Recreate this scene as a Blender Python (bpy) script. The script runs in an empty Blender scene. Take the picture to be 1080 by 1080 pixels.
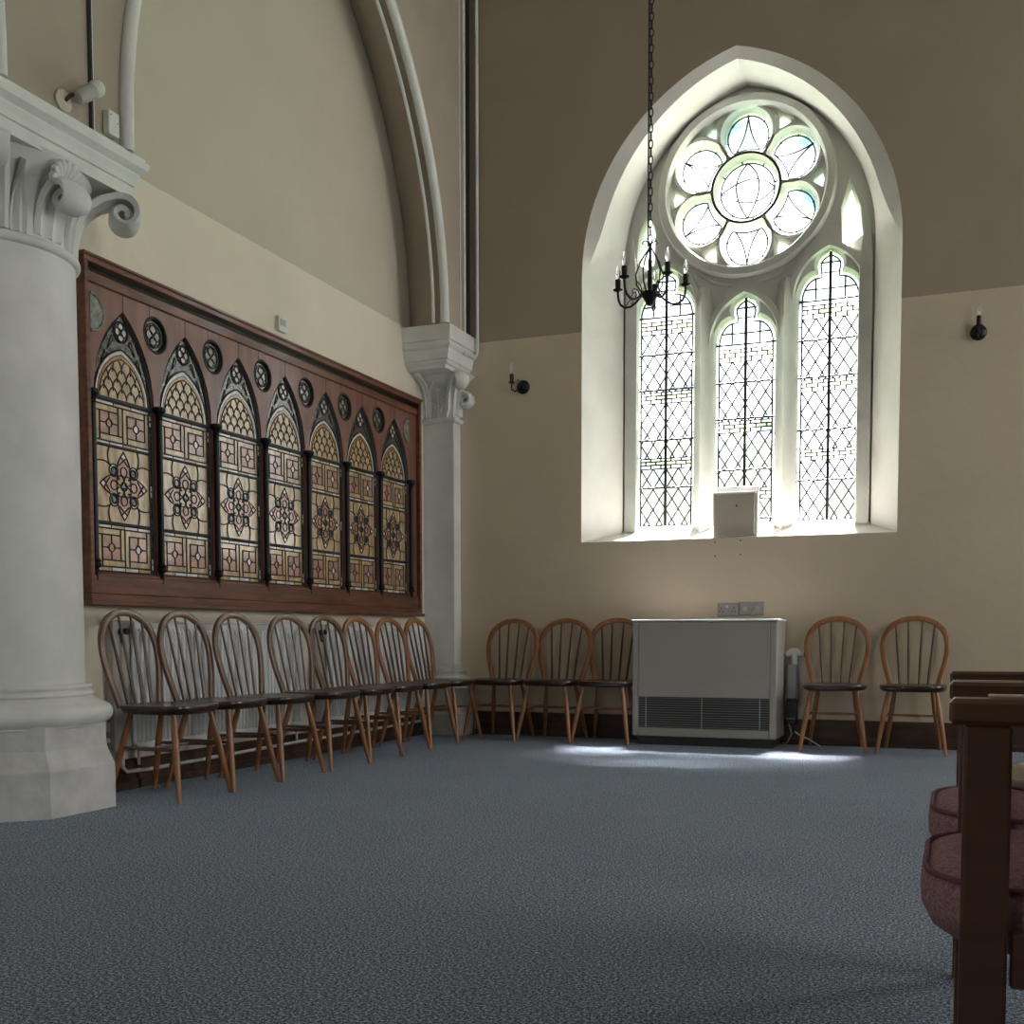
import bpy, math, random
from math import pi, sin, cos, sqrt, radians, atan2, hypot
from mathutils import Vector, Matrix
from mathutils.geometry import tessellate_polygon
random.seed(7)
scene = bpy.context.scene
COL = scene.collection

# ------------------------------------------------------------------ materials
def node_mat(name):
    m = bpy.data.materials.new(name); m.use_nodes = True
    nt = m.node_tree; b = nt.nodes['Principled BSDF']
    return m, nt, b
def mat(name, c, rough=.6, metal=0, var=.0, scale=8, bump=0, bscale=60, coat=0, spec=.5, c2=None, stretch=(1, 1, 1), detail=4):
    m, nt, b = node_mat(name)
    b.inputs['Roughness'].default_value = rough; b.inputs['Metallic'].default_value = metal
    b.inputs['Coat Weight'].default_value = coat; b.inputs['Coat Roughness'].default_value = .12
    b.inputs['Specular IOR Level'].default_value = spec
    tc = nt.nodes.new('ShaderNodeTexCoord'); mp = nt.nodes.new('ShaderNodeMapping')
    mp.inputs['Scale'].default_value = stretch
    nt.links.new(tc.outputs['Object'], mp.inputs['Vector'])
    if var or c2:
        n = nt.nodes.new('ShaderNodeTexNoise'); n.inputs['Scale'].default_value = scale; n.inputs['Detail'].default_value = detail
        r = nt.nodes.new('ShaderNodeValToRGB')
        a = [max(0, x * (1 - var)) for x in c]; d = [min(1, x * (1 + var)) for x in c] if c2 is None else c2
        r.color_ramp.elements[0].color = (*a, 1); r.color_ramp.elements[1].color = (*d, 1)
        r.color_ramp.elements[0].position = .32; r.color_ramp.elements[1].position = .68
        nt.links.new(mp.outputs['Vector'], n.inputs['Vector'])
        nt.links.new(n.outputs['Fac'], r.inputs['Fac']); nt.links.new(r.outputs['Color'], b.inputs['Base Color'])
    else:
        b.inputs['Base Color'].default_value = (*c, 1)
    if bump:
        n2 = nt.nodes.new('ShaderNodeTexNoise'); n2.inputs['Scale'].default_value = bscale; n2.inputs['Detail'].default_value = 3
        bp = nt.nodes.new('ShaderNodeBump'); bp.inputs['Strength'].default_value = bump; bp.inputs['Distance'].default_value = .01
        nt.links.new(mp.outputs['Vector'], n2.inputs['Vector'])
        nt.links.new(n2.outputs['Fac'], bp.inputs['Height']); nt.links.new(bp.outputs['Normal'], b.inputs['Normal'])
    return m
def two_tone(name, low, high, zsplit):
    """Wall paint in two colours meeting at a horizontal line, with faint wear."""
    m, nt, b = node_mat(name)
    b.inputs['Roughness'].default_value = .7
    tc = nt.nodes.new('ShaderNodeTexCoord'); sp = nt.nodes.new('ShaderNodeSeparateXYZ')
    nt.links.new(tc.outputs['Object'], sp.inputs[0])
    mt = nt.nodes.new('ShaderNodeMath'); mt.operation = 'GREATER_THAN'; mt.inputs[1].default_value = zsplit
    nt.links.new(sp.outputs['Z'], mt.inputs[0])
    mx = nt.nodes.new('ShaderNodeMix'); mx.data_type = 'RGBA'
    mx.inputs[6].default_value = (*low, 1); mx.inputs[7].default_value = (*high, 1)
    nt.links.new(mt.outputs[0], mx.inputs[0])
    n = nt.nodes.new('ShaderNodeTexNoise'); n.inputs['Scale'].default_value = 1.6; n.inputs['Detail'].default_value = 6
    mr = nt.nodes.new('ShaderNodeMapRange'); mr.inputs['To Min'].default_value = .88; mr.inputs['To Max'].default_value = 1.1
    nt.links.new(tc.outputs['Object'], n.inputs['Vector']); nt.links.new(n.outputs['Fac'], mr.inputs['Value'])
    mu = nt.nodes.new('ShaderNodeVectorMath'); mu.operation = 'SCALE'
    nt.links.new(mx.outputs[2], mu.inputs[0]); nt.links.new(mr.outputs[0], mu.inputs['Scale'])
    nt.links.new(mu.outputs[0], b.inputs['Base Color'])
    n2 = nt.nodes.new('ShaderNodeTexNoise'); n2.inputs['Scale'].default_value = 14
    bp = nt.nodes.new('ShaderNodeBump'); bp.inputs['Strength'].default_value = .12; bp.inputs['Distance'].default_value = .02
    nt.links.new(tc.outputs['Object'], n2.inputs['Vector']); nt.links.new(n2.outputs['Fac'], bp.inputs['Height'])
    nt.links.new(bp.outputs['Normal'], b.inputs['Normal'])
    return m
def pane_mat(name, tint, veil):
    """Old obscured glass: lets light through and scatters part of it."""
    m = bpy.data.materials.new(name); m.use_nodes = True; nt = m.node_tree
    for n in list(nt.nodes): nt.nodes.remove(n)
    out = nt.nodes.new('ShaderNodeOutputMaterial')
    tr = nt.nodes.new('ShaderNodeBsdfTransparent'); tl = nt.nodes.new('ShaderNodeBsdfTranslucent')
    tc = nt.nodes.new('ShaderNodeTexCoord')
    n = nt.nodes.new('ShaderNodeTexNoise'); n.inputs['Scale'].default_value = 3.2; n.inputs['Detail'].default_value = 5
    r = nt.nodes.new('ShaderNodeValToRGB')
    r.color_ramp.elements[0].position = .33; r.color_ramp.elements[0].color = (tint[0] * .085, tint[1] * .19, tint[2] * .22, 1)
    r.color_ramp.elements[1].position = .50; r.color_ramp.elements[1].color = (*tint, 1)
    nt.links.new(tc.outputs['Object'], n.inputs['Vector']); nt.links.new(n.outputs['Fac'], r.inputs['Fac'])
    nt.links.new(r.outputs['Color'], tr.inputs['Color']); tl.inputs['Color'].default_value = (*tint, 1)
    mx = nt.nodes.new('ShaderNodeMixShader'); mx.inputs[0].default_value = veil
    nt.links.new(tr.outputs[0], mx.inputs[1]); nt.links.new(tl.outputs[0], mx.inputs[2])
    nt.links.new(mx.outputs[0], out.inputs['Surface'])
    return m
def carpet_mat():
    m, nt, b = node_mat('carpet')
    b.inputs['Roughness'].default_value = .95; b.inputs['Specular IOR Level'].default_value = .15
    b.inputs['Sheen Weight'].default_value = .2; b.inputs['Sheen Tint'].default_value = (.65, .8, 1, 1); b.inputs['Sheen Roughness'].default_value = .45
    tc = nt.nodes.new('ShaderNodeTexCoord')
    n = nt.nodes.new('ShaderNodeTexNoise'); n.inputs['Scale'].default_value = 135; n.inputs['Detail'].default_value = 4; n.inputs['Roughness'].default_value = .9
    r = nt.nodes.new('ShaderNodeValToRGB')
    e = r.color_ramp.elements
    e[0].position = .42; e[0].color = (.008, .011, .017, 1); e[1].position = .62; e[1].color = (.70, .76, .86, 1)
    x = e.new(.5); x.color = (.074, .099, .138, 1); x = e.new(.54); x.color = (.24, .275, .34, 1)
    nt.links.new(tc.outputs['Object'], n.inputs['Vector']); nt.links.new(n.outputs['Fac'], r.inputs['Fac'])
    n3 = nt.nodes.new('ShaderNodeTexNoise'); n3.inputs['Scale'].default_value = 1.2; n3.inputs['Detail'].default_value = 3
    mr = nt.nodes.new('ShaderNodeMapRange'); mr.inputs['To Min'].default_value = .8; mr.inputs['To Max'].default_value = 1.2
    nt.links.new(tc.outputs['Object'], n3.inputs['Vector']); nt.links.new(n3.outputs['Fac'], mr.inputs['Value'])
    mu = nt.nodes.new('ShaderNodeVectorMath'); mu.operation = 'SCALE'
    nt.links.new(r.outputs['Color'], mu.inputs[0]); nt.links.new(mr.outputs[0], mu.inputs['Scale'])
    nt.links.new(mu.outputs[0], b.inputs['Base Color'])
    bp = nt.nodes.new('ShaderNodeBump'); bp.inputs['Strength'].default_value = .15; bp.inputs['Distance'].default_value = .004
    nt.links.new(n.outputs['Fac'], bp.inputs['Height']); nt.links.new(bp.outputs['Normal'], b.inputs['Normal'])
    return m
CREAM = (.63, .53, .395); MAUVE = (.37, .305, .23)
M = dict(
    back=two_tone('back_wall_paint', CREAM, MAUVE, 3.04),
    left=two_tone('left_wall_paint', (.76, .70, .575), (.55, .51, .415), 3.09),
    mauve=mat('mauve_paint', (.42, .36, .29), .7, var=.08, scale=2, bump=.1, bscale=14),
    plain=mat('plain_plaster', (.5, .46, .38), .8, var=.05, scale=2),
    stone=mat('painted_stone', (.76, .77, .735), .5, var=.07, scale=5, bump=.12, bscale=22),
    plinth=mat('worn_painted_stone', (.64, .64, .62), .6, var=.16, scale=7, bump=.25, bscale=30),
    reveal=mat('window_reveal_paint', (.74, .725, .675), .55, var=.07, scale=3, bump=.12, bscale=20),
    tracery=mat('painted_tracery', (.60, .60, .555), .55, var=.06, scale=6, bump=.1, bscale=25),
    carpet=carpet_mat(),
    lead=mat('lead', (.02, .02, .022), .5, metal=.3),
    iron=mat('black_iron', (.012, .012, .014), .4, metal=.4),
    pane=pane_mat('obscured_pane', (.97, .96, 1.0), .09),
    pane_y=pane_mat('yellow_pane', (.80, .72, .38), .3),
    wood=mat('varnished_pine', (.135, .045, .022), .38, var=.45, scale=5, stretch=(6, .7, 6), coat=.25, bump=.05),
    wood_b=mat('varnished_boards', (.19, .08, .055), .36, var=.25, scale=4, stretch=(5, 5, .6), coat=.3, bump=.05),
    skirt=mat('dark_skirting', (.06, .027, .014), .5, var=.4, scale=4, stretch=(.8, .8, 6)),
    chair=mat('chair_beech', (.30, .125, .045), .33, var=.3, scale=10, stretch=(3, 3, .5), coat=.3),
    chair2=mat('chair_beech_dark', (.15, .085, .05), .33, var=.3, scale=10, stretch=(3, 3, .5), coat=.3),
    spindle=mat('chair_spindle_backlit', (.085, .04, .02), .4, var=.3, scale=10, coat=.2),  # backlit darkness of the spindles put into the colour
    seat=mat('chair_seat_elm', (.034, .017, .010), .3, var=.35, scale=9, stretch=(1, 5, 1), coat=.4),
    arm=mat('armchair_wood', (.10, .036, .015), .32, var=.2, scale=8, stretch=(.6, 5, 5), coat=.4),
    mauve_fabric=mat('mauve_fabric', (.38, .22, .25), .95, var=.28, scale=170, bump=.5, bscale=260, spec=.1, detail=2),
    piping=mat('fabric_piping', (.20, .08, .11), .9, var=.1, scale=100),
    rad=mat('white_radiator', (.84, .86, .88), .35),
    cover=mat('grey_valve_cover', (.42, .41, .37), .5),
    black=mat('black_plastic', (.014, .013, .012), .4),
    heater=mat('beige_enamel', (.37, .345, .30), .45, var=.03, scale=3),
    heater_dark=mat('dark_metal', (.03, .028, .027), .45),
    chrome=mat('steel', (.6, .6, .6), .3, metal=1),
    grey=mat('grey_metal', (.30, .30, .30), .4, metal=.3),
    white=mat('white_plastic', (.70, .70, .67), .4),
    board=mat('cream_board', (.48, .43, .36), .6, var=.03, scale=4),
    paper=mat('cream_paper', (.62, .56, .44), .8),
    brass=mat('brass', (.5, .36, .14), .35, metal=.9),
    g_cream=mat('amber_cream_glass', (.48, .35, .175), .22, var=.35, scale=9, spec=.9, coat=.6, stretch=(1, 3, .8), bump=.12, bscale=25),
    g_pink=mat('rose_glass', (.40, .225, .155), .22, var=.3, scale=12, spec=.9, coat=.6, bump=.12, bscale=25),
    g_white=mat('clear_white_glass', (.62, .60, .54), .28, var=.2, scale=14, spec=.9, coat=.6),
    g_amber=mat('deep_amber_glass', (.42, .21, .06), .22, var=.3, scale=12, spec=.9, coat=.6),
    g_grey=mat('grisaille_glass', (.20, .21, .18), .22, var=.4, scale=30, spec=.9, coat=.6, bump=.2, bscale=40),
    g_dark=mat('painted_grey_glass', (.05, .052, .045), .25, var=.5, scale=25, spec=.9, coat=.6, bump=.2, bscale=40),
    leaf=mat('leaves', (.06, .16, .10), .7, var=.5, scale=3),
    bark=mat('bark', (.12, .09, .06), .9),
    ground=mat('grass', (.08, .15, .05), .9, var=.3, scale=.7),
)
def bulb_mat():
    m, nt, b = node_mat('clear_bulb_glass')
    b.inputs['Base Color'].default_value = (.93, .93, .9, 1); b.inputs['Roughness'].default_value = .12
    b.inputs['Transmission Weight'].default_value = .75; b.inputs['IOR'].default_value = 1.2
    return m
M['bulb'] = bulb_mat()

# ------------------------------------------------------------------ mesh builder
def tess(loops):
    l3 = [[Vector((p[0], p[1], 0)) for p in lp] for lp in loops]
    return [tuple(t) for t in tessellate_polygon(l3)]
def area2(lp): return sum(lp[i][0] * lp[(i + 1) % len(lp)][1] - lp[(i + 1) % len(lp)][0] * lp[i][1] for i in range(len(lp)))
def offset(lp, d):
    """Offset a closed 2D loop outwards by d."""
    s = 1 if area2(lp) > 0 else -1
    n = len(lp); o = []
    for i in range(n):
        a = Vector(lp[i - 1]); b = Vector(lp[i]); c = Vector(lp[(i + 1) % n])
        e1 = (b - a); e2 = (c - b)
        if e1.length < 1e-7: e1 = e2
        if e2.length < 1e-7: e2 = e1
        n1 = Vector((e1.y, -e1.x)).normalized(); n2 = Vector((e2.y, -e2.x)).normalized()
        k = n1 + n2
        if k.length < .2: k = n1
        k.normalize(); q = max(.45, k.dot(n1))
        o.append((b.x + s * k.x * d / q, b.y + s * k.y * d / q))
    return o
class MB:
    def __init__(s): s.v = []; s.f = []; s.m = []
    def add(s, vs, fs, mi=0):
        o = len(s.v); s.v += [tuple(v) for v in vs]
        for f in fs: s.f.append(tuple(i + o for i in f)); s.m.append(mi)
        return s
    def box(s, x0, x1, y0, y1, z0, z1, b=0, mi=0):
        if b <= 0:
            vs = [(x, y, z) for x in (x0, x1) for y in (y0, y1) for z in (z0, z1)]
            return s.add(vs, [(0, 1, 3, 2), (4, 6, 7, 5), (0, 4, 5, 1), (2, 3, 7, 6), (0, 2, 6, 4), (1, 5, 7, 3)], mi)
        vs = []; idx = {}
        X = (x0, x1); Y = (y0, y1); Z = (z0, z1)
        for i in (0, 1):
            for j in (0, 1):
                for k in (0, 1):
                    sx, sy, sz = (1 - 2 * i), (1 - 2 * j), (1 - 2 * k)
                    for a in range(3):
                        d = [b * sx, b * sy, b * sz]; d[a] = 0
                        idx[i, j, k, a] = len(vs); vs.append((X[i] + d[0], Y[j] + d[1], Z[k] + d[2]))
        fs = []
        for a in range(3):
            o1, o2 = [q for q in range(3) if q != a]
            for side in (0, 1):
                r = []
                for (p, q) in ((0, 0), (1, 0), (1, 1), (0, 1)):
                    c = [0, 0, 0]; c[a] = side; c[o1] = p; c[o2] = q; r.append(idx[c[0], c[1], c[2], a])
                fs.append(tuple(r))
            for p in (0, 1):
                for q in (0, 1):
                    c0 = [0, 0, 0]; c1 = [0, 0, 0]; c1[a] = 1
                    for c in (c0, c1): c[o1] = p; c[o2] = q
                    fs.append((idx[(*c0, o1)], idx[(*c1, o1)], idx[(*c1, o2)], idx[(*c0, o2)]))
        for i in (0, 1):
            for j in (0, 1):
                for k in (0, 1): fs.append(tuple(idx[i, j, k, a] for a in range(3)))
        return s.add(vs, fs, mi)
    def rings(s, rings, closed=True, cap0=True, cap1=True, mi=0, loop=False):
        n = len(rings[0]); vs = [p for r in rings for p in r]; fs = []
        R = len(rings)
        for i in range(R if loop else R - 1):
            a = i * n; b = ((i + 1) % R) * n
            for j in range(n if closed else n - 1):
                k = (j + 1) % n
                fs.append((a + j, a + k, b + k, b + j))
        if closed and not loop:
            if cap0: fs.append(tuple(range(n))[::-1])
            if cap1: fs.append(tuple((R - 1) * n + j for j in range(n)))
        return s.add(vs, fs, mi)
    def tube(s, path, r, n=8, mi=0, loop=False, sx=1.0):
        P = [Vector(p) for p in path]; N = len(P)
        rr = r if isinstance(r, (list, tuple)) else [r] * N
        up = None; rg = []
        for i in range(N):
            if loop: t = P[(i + 1) % N] - P[i - 1]
            else: t = P[min(i + 1, N - 1)] - P[max(i - 1, 0)]
            t.normalize()
            if up is None:
                up = Vector((0, 0, 1)) if abs(t.z) < .9 else Vector((1, 0, 0))
            a = (up - t * up.dot(t)).normalized(); b = t.cross(a); up = a
            rg.append([P[i] + (a * cos(2 * pi * j / n) + b * sin(2 * pi * j / n) * sx) * rr[i] for j in range(n)])
        return s.rings(rg, loop=loop, mi=mi)
    def sweep(s, path, prof, up, mi=0, loop=False, closed=True):
        """prof: list of (side, height); side = t x up, height along up"""
        P = [Vector(p) for p in path]; N = len(P); U = Vector(up).normalized(); rg = []
        for i in range(N):
            a = P[i] - P[i - 1] if (i > 0 or loop) else P[1] - P[0]
            b = P[(i + 1) % N] - P[i] if (i < N - 1 or loop) else P[-1] - P[-2]
            a.normalize(); b.normalize(); t = (a + b).normalized()
            sd = t.cross(U).normalized(); q = max(.5, t.dot(a))
            rg.append([P[i] + sd * (p[0] / q) + U * p[1] for p in prof])
        return s.rings(rg, loop=loop, mi=mi, closed=closed)
    def lathe(s, prof, c=(0, 0, 0), n=32, mi=0, axis='z', a0=0, cap=True):
        rg = []
        for r, h in prof:
            ring = []
            for j in range(n):
                a = a0 + 2 * pi * j / n; u, v = r * cos(a), r * sin(a)
                p = {'z': (u, v, h), 'y': (u, h, v), 'x': (h, u, v)}[axis]
                ring.append((p[0] + c[0], p[1] + c[1], p[2] + c[2]))
            rg.append(ring)
        return s.rings(rg, mi=mi, cap0=cap, cap1=cap)
    def plate(s, loops, fn, d0, d1, mi=0, ch=0, back=True):
        """Plate with holes. loops[0] outer, rest holes in 2D; fn(u, v, d) gives 3D. ch widens holes on the d0 face."""
        L0 = [loops[0]] + [offset(h, ch) if ch else h for h in loops[1:]]
        flat0 = [p for l in L0 for p in l]; flat1 = [p for l in loops for p in l]
        s.add([fn(u, v, d0) for u, v in flat0], tess(L0), mi)
        if back: s.add([fn(u, v, d1) for u, v in flat1], tess(loops), mi)
        for k, (a, b) in enumerate(zip(L0, loops)):
            n = len(a)
            if ch and k:
                dm = d0 + (d1 - d0) * .4
                rg = [[fn(u, v, d0) for u, v in a], [fn(u, v, dm) for u, v in b], [fn(u, v, d1) for u, v in b]]
            else: rg = [[fn(u, v, d0) for u, v in a], [fn(u, v, d1) for u, v in b]]
            s.rings(rg, cap0=False, cap1=False, mi=mi)
        return s
    def build(s, name, mats, parent=None, smooth=False, angle=None):
        me = bpy.data.meshes.new(name); me.from_pydata(s.v, [], s.f)
        for m_ in (mats if isinstance(mats, (list, tuple)) else [mats]): me.materials.append(M[m_] if isinstance(m_, str) else m_)
        me.polygons.foreach_set('material_index', s.m)
        import bmesh
        bm = bmesh.new(); bm.from_mesh(me); bmesh.ops.recalc_face_normals(bm, faces=bm.faces)
        if smooth:
            for f in bm.faces: f.smooth = True
            lim = radians(angle or 38)
            for e in bm.edges:
                if len(e.link_faces) == 2 and e.calc_face_angle(0) > lim: e.smooth = False
        bm.to_mesh(me); bm.free(); me.update()
        o = bpy.data.objects.new(name, me); COL.objects.link(o)
        if parent: o.parent = parent
        return o
def thing(name, label, cat, loc=(0, 0, 0), rz=0, group=None):
    o = bpy.data.objects.new(name, None); o.empty_display_size = .1; COL.objects.link(o)
    o.location = loc; o.rotation_euler = (0, 0, rz); tag(o, label, cat, group); return o
def tag(o, label, cat, group=None):
    o['label'] = label; o['category'] = cat
    if group: o['group'] = group
    return o
def struct(o, label=None):
    o['kind'] = 'structure'
    if label: o['label'] = label
    return o
def copy_tree(o, parent=None):
    c = o.copy(); COL.objects.link(c)
    if parent: c.parent = parent
    for ch in [x for x in list(COL.objects) if x.parent == o]: copy_tree(ch, c)
    return c
def arc(cx, cy, r, a0, a1, n): return [(cx + r * cos(a0 + (a1 - a0) * i / n), cy + r * sin(a0 + (a1 - a0) * i / n)) for i in range(n + 1)]
def smoothstep(a, b, x):
    t = max(0, min(1, (x - a) / (b - a))); return t * t * (3 - 2 * t)

# ------------------------------------------------------------------ room shell
YB = 8.06          # inner face of the back wall
XL = -3.875        # infill wall with the wooden screen
XA = -3.53         # room-side face of the arcade
XR = 4.6; YF = -4.2; ZC = 6.6
XC = -1.487        # window centre

struct(MB().box(XL - .6, XR + .3, YF - .3, YB + .9, -.1, 0).build('floor', 'carpet'), 'blue grey speckled carpet')
struct(MB().box(XL - .6, XR + .3, YF - .3, YB + .9, ZC, ZC + .2).build('ceiling', 'plain'))
struct(MB().box(XL - .3, XL, YF, YB + .3, 0, ZC).build('wall_left', 'left'), 'left wall, cream below and grey beige above')
# right and rear walls, out of the picture, each with tall window openings that let daylight in
mb = MB(); op = [(1.6, 2.7), (6.5, 7.7)]; z0, z1 = 1.3, 4.6; y = YF
for a, b in op: mb.box(XR, XR + .3, y, a, 0, ZC); mb.box(XR, XR + .3, a, b, 0, z0); mb.box(XR, XR + .3, a, b, z1, ZC); y = b
mb.box(XR, XR + .3, y, YB, 0, ZC); struct(mb.build('wall_right', 'plain'))
mb = MB(); opf = [(-2.6, -2.0)]; x = XL
for a, b in opf: mb.box(x, a, YF - .3, YF, 0, ZC); mb.box(a, b, YF - .3, YF, 0, 1.0); mb.box(a, b, YF - .3, YF, 4.8, ZC); x = b
mb.box(x, XR + .3, YF - .3, YF, 0, ZC); struct(mb.build('wall_front', 'plain'))

# outline of the window opening in the wall face and in the tracery plane
def pointed(hw, zb, zs, R, n=18, zb2=None):
    """closed loop: bottom left, up left side, arch, down right side"""
    c = R - hw; top = math.acos(c / R)
    L = [(-hw, zb), (-hw, zs)] + [(c - R * cos(top * i / n), zs + R * sin(top * i / n)) for i in range(1, n + 1)]
    Rr = [(-p[0], p[1]) for p in L[::-1][1:]]
    return L + Rr
outer = pointed(1.13, 1.476, 3.45, 1.5)
mid = []
for u, v in outer:
    k = .085 * smoothstep(3.3, 3.9, v)
    d = hypot(u, v - 3.3)
    mid.append((u * (1 - k * 1.0), v - k * .8 if v > 3.3 else v))
inner = pointed(.928, 1.575, 3.62, 1.25)
fb = lambda u, v, d: (XC + u, d, v)
mb = MB()
rect = [(XL - .3 - XC, 0), (XR + .3 - XC, 0), (XR + .3 - XC, ZC), (XL - .3 - XC, ZC)]
L = [rect, outer]; flat = [p for l in L for p in l]
mb.add([fb(u, v, YB) for u, v in flat], tess(L), 0)
mb.rings([[fb(u, v, YB) for u, v in outer], [fb(u, v, YB + .045 * (1 if v > 1.48 else .2)) for u, v in mid], [fb(u, v, 8.49) for u, v in inner]], cap0=False, cap1=False, mi=1)
L = [rect, offset(inner, .0)]; mb.add([fb(u, v, 8.72) for u, v in [p for l in L for p in l]], tess(L), 2)
mb.rings([[fb(u, v, 8.49) for u, v in inner], [fb(u, v, 8.72) for u, v in inner]], cap0=False, cap1=False, mi=2)
struct(mb.build('wall_back', ['back', 'reveal', 'plain'], smooth=True, angle=25), 'back wall, cream below and mauve brown above, with a deep white window reveal')

# arcade: two orders of pointed arches above the column and the half pier
ZS = 3.08; RF = 2.54; RS = 2.66
ycs = (5.05, 6.68)                       # centres of the right and left arcs of the visible bay
def bay_z(y, R, c1, c2):
    """height of the arch line above y for arcs centred at c1 (right arc) and c2 (left arc)"""
    yc = (c1 + c2) / 2; c = c1 if y >= yc else c2; d = R * R - (y - c) ** 2
    return ZS + sqrt(d) if d > 0 else ZS
def arch_path(R, c1, c2, n=40):
    yc = (c1 + c2) / 2; top = math.acos((yc - c1) / R)
    right = [(c1 + R * cos(top * i / n), ZS + R * sin(top * i / n)) for i in range(n + 1)]
    left = [(c2 - (p[0] - c1), p[1]) for p in right[::-1][1:]]
    return right + left
YCOL = 3.80
mb = MB()
# the next bay mirrors about the column axis (arcs centred at 2*YCOL - c)
bays = [ycs, (2 * YCOL - ycs[1] - .0, 2 * YCOL - ycs[0])]
def face_loop(R):
    lp = []
    p1 = arch_path(R, *bays[0]); p2 = arch_path(R, *bays[1])
    lp = [(YB, ZC), (YB, ZS - .008)] + [(p1[0][0], ZS - .008)] + p1 + [(p1[-1][0], ZS - .12), (p2[0][0], ZS - .12)] + p2 + [(p2[-1][0], ZS - .12), (YF, ZS - .12), (YF, ZC)]
    return lp
F = face_loop(RF); S_ = face_loop(RS)
yc_col = (F, S_)
mb.add([(XA, y, z) for y, z in F], tess([F]), 0)
# soffit: fillet band near the face and a broad splay back to the infill wall
for p_face, p_in, e0 in ((arch_path(RF, *bays[0]), arch_path(RS, *bays[0]), .008), (arch_path(RF, *bays[1]), arch_path(RS, *bays[1]), .12)):
    mid_ = [((a[0] * .5 + b[0] * .5), (a[1] * .5 + b[1] * .5)) for a, b in zip(p_face, p_in)]
    ext = lambda q: [(q[0][0], ZS - e0)] + q + [(q[-1][0], ZS - .12)]
    mb.rings([[(XA, y, z) for y, z in ext(p_face)], [(XA - .10, y, z) for y, z in ext(p_face)]], closed=False, mi=0)
    mb.rings([[(XA - .10, y, z) for y, z in ext(p_face)], [(XL + .002, y, z) for y, z in ext(p_in)]], closed=False, mi=0)
struct(mb.build('wall_arcade', 'mauve', smooth=True), 'mauve beige spandrel wall and soffit of the arcade')
for k, b in enumerate(bays):
    p = [(XA + .015, y, z) for y, z in arch_path(2.515, *b)]
    e0 = .006 if k == 0 else .118
    p = [(p[0][0], p[0][1], ZS - e0)] + p + [(p[-1][0], p[-1][1], ZS - .118)]
    q = [(XA - .065, y, z) for y, z in arch_path(2.485, *b)]
    q = [(q[0][0], q[0][1], ZS - e0)] + q + [(q[-1][0], q[-1][1], ZS - .118)]
    m2 = MB().tube(p, .033, 12); m2.tube(q, .013, 8)
    struct(m2.build('trim_%d' % (k + 1), 'stone', smooth=True), 'white roll moulding along the arch edge')

# ------------------------------------------------------------------ carved scrolls shared by the capitals
def scroll(mb, org, ang, path, w0, w1, wide=None, mi=0):
    """A fluted leaf following path [(r, z)] in the vertical plane at angle ang round org."""
    d = Vector((cos(ang), sin(ang), 0)); t = Vector((-sin(ang), cos(ang), 0)); N = len(path); rg = []
    for i, (r, z) in enumerate(path):
        a = path[max(0, i - 1)]; b = path[min(N - 1, i + 1)]
        dr, dz = b[0] - a[0], b[1] - a[1]; l = hypot(dr, dz) or 1
        nr, nz = dz / l, -dr / l                       # outward normal of the leaf
        k = i / (N - 1); w = (w0 + (w1 - w0) * k) * (1 + .35 * sin(pi * min(1, k * 1.5)))
        row = []
        prof = [(-1, -.012), (-.82, .010), (-.5, -.004), (-.22, .0), (0, .016), (.22, .0), (.5, -.004), (.82, .010), (1, -.012), (.6, -.028), (-.6, -.028)]
        for u, h in prof:
            p = Vector(org) + d * (r + nr * h) + t * (u * w / 2) + Vector((0, 0, z + nz * h)); row.append(p)
        rg.append(row)
    mb.rings(rg, mi=mi)
def curl(c, r0, r1, a0, a1, n): return [(c[0] + (r0 + (r1 - r0) * i / n) * cos(a0 + (a1 - a0) * i / n), c[1] + (r0 + (r1 - r0) * i / n) * sin(a0 + (a1 - a0) * i / n)) for i in range(n + 1)]

# ------------------------------------------------------------------ round column
CX, CY = -3.985, 3.80
col = thing('column', 'big round cream painted column with scroll leaf capital at the left edge', 'column', (CX, CY, 0))
mb = MB(); a8 = 1 / cos(pi / 8)
oct_ = lambda a: (a * a8)
mb.lathe([(oct_(.473), 0), (oct_(.473), .196), (oct_(.472), .200), (oct_(.438), .285), (oct_(.438), .385)], n=8, a0=pi / 8)
mb.build('plinth', 'plinth', col)
mb = MB()
prof = [(.40, .37), (.455, .375)] + [(.43 + .052 * cos(t), .425 + .048 * sin(t)) for t in [radians(x) for x in range(-70, 80, 15)]] + [(.43, .478), (.41, .488), (.385, .505)] + \
       [(.385 + .016 * cos(t), .516 + .012 * sin(t)) for t in [radians(x) for x in range(-80, 90, 30)]] + [(.38, .532)] + [(.378 + .014 * cos(t), .546 + .011 * sin(t)) for t in [radians(x) for x in range(-80, 90, 30)]] + [(.366, .562)]
mb.lathe(prof, n=64); mb.build('base_moulding', 'stone', col, smooth=True, angle=50)
MB().lathe([(.364, .55), (.364, 1.5), (.364, 2.43)], n=64).build('shaft', 'stone', col, smooth=True)
MB().lathe([(.355, 2.405)] + [(.364 + .022 * cos(t), 2.432 + .022 * sin(t)) for t in [radians(x) for x in range(-90, 91, 20)]] + [(.355, 2.456)], n=64).build('neck_ring', 'stone', col, smooth=True, angle=60)
mb = MB()
mb.lathe([(.352, 2.44), (.352, 2.52), (.36, 2.62), (.385, 2.70), (.43, 2.77), (.45, 2.80)], n=64)
corner = [(.36, 2.46), (.362, 2.52), (.372, 2.58), (.395, 2.64), (.43, 2.69), (.48, 2.73), (.54, 2.752)] + curl((.572, 2.690), .064, .010, radians(100), radians(-400), 32)
facep = [(.355, 2.47), (.362, 2.53), (.376, 2.59), (.402, 2.635), (.44, 2.668)] + curl((.462, 2.622), .050, .008, radians(100), radians(-400), 30)
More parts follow.
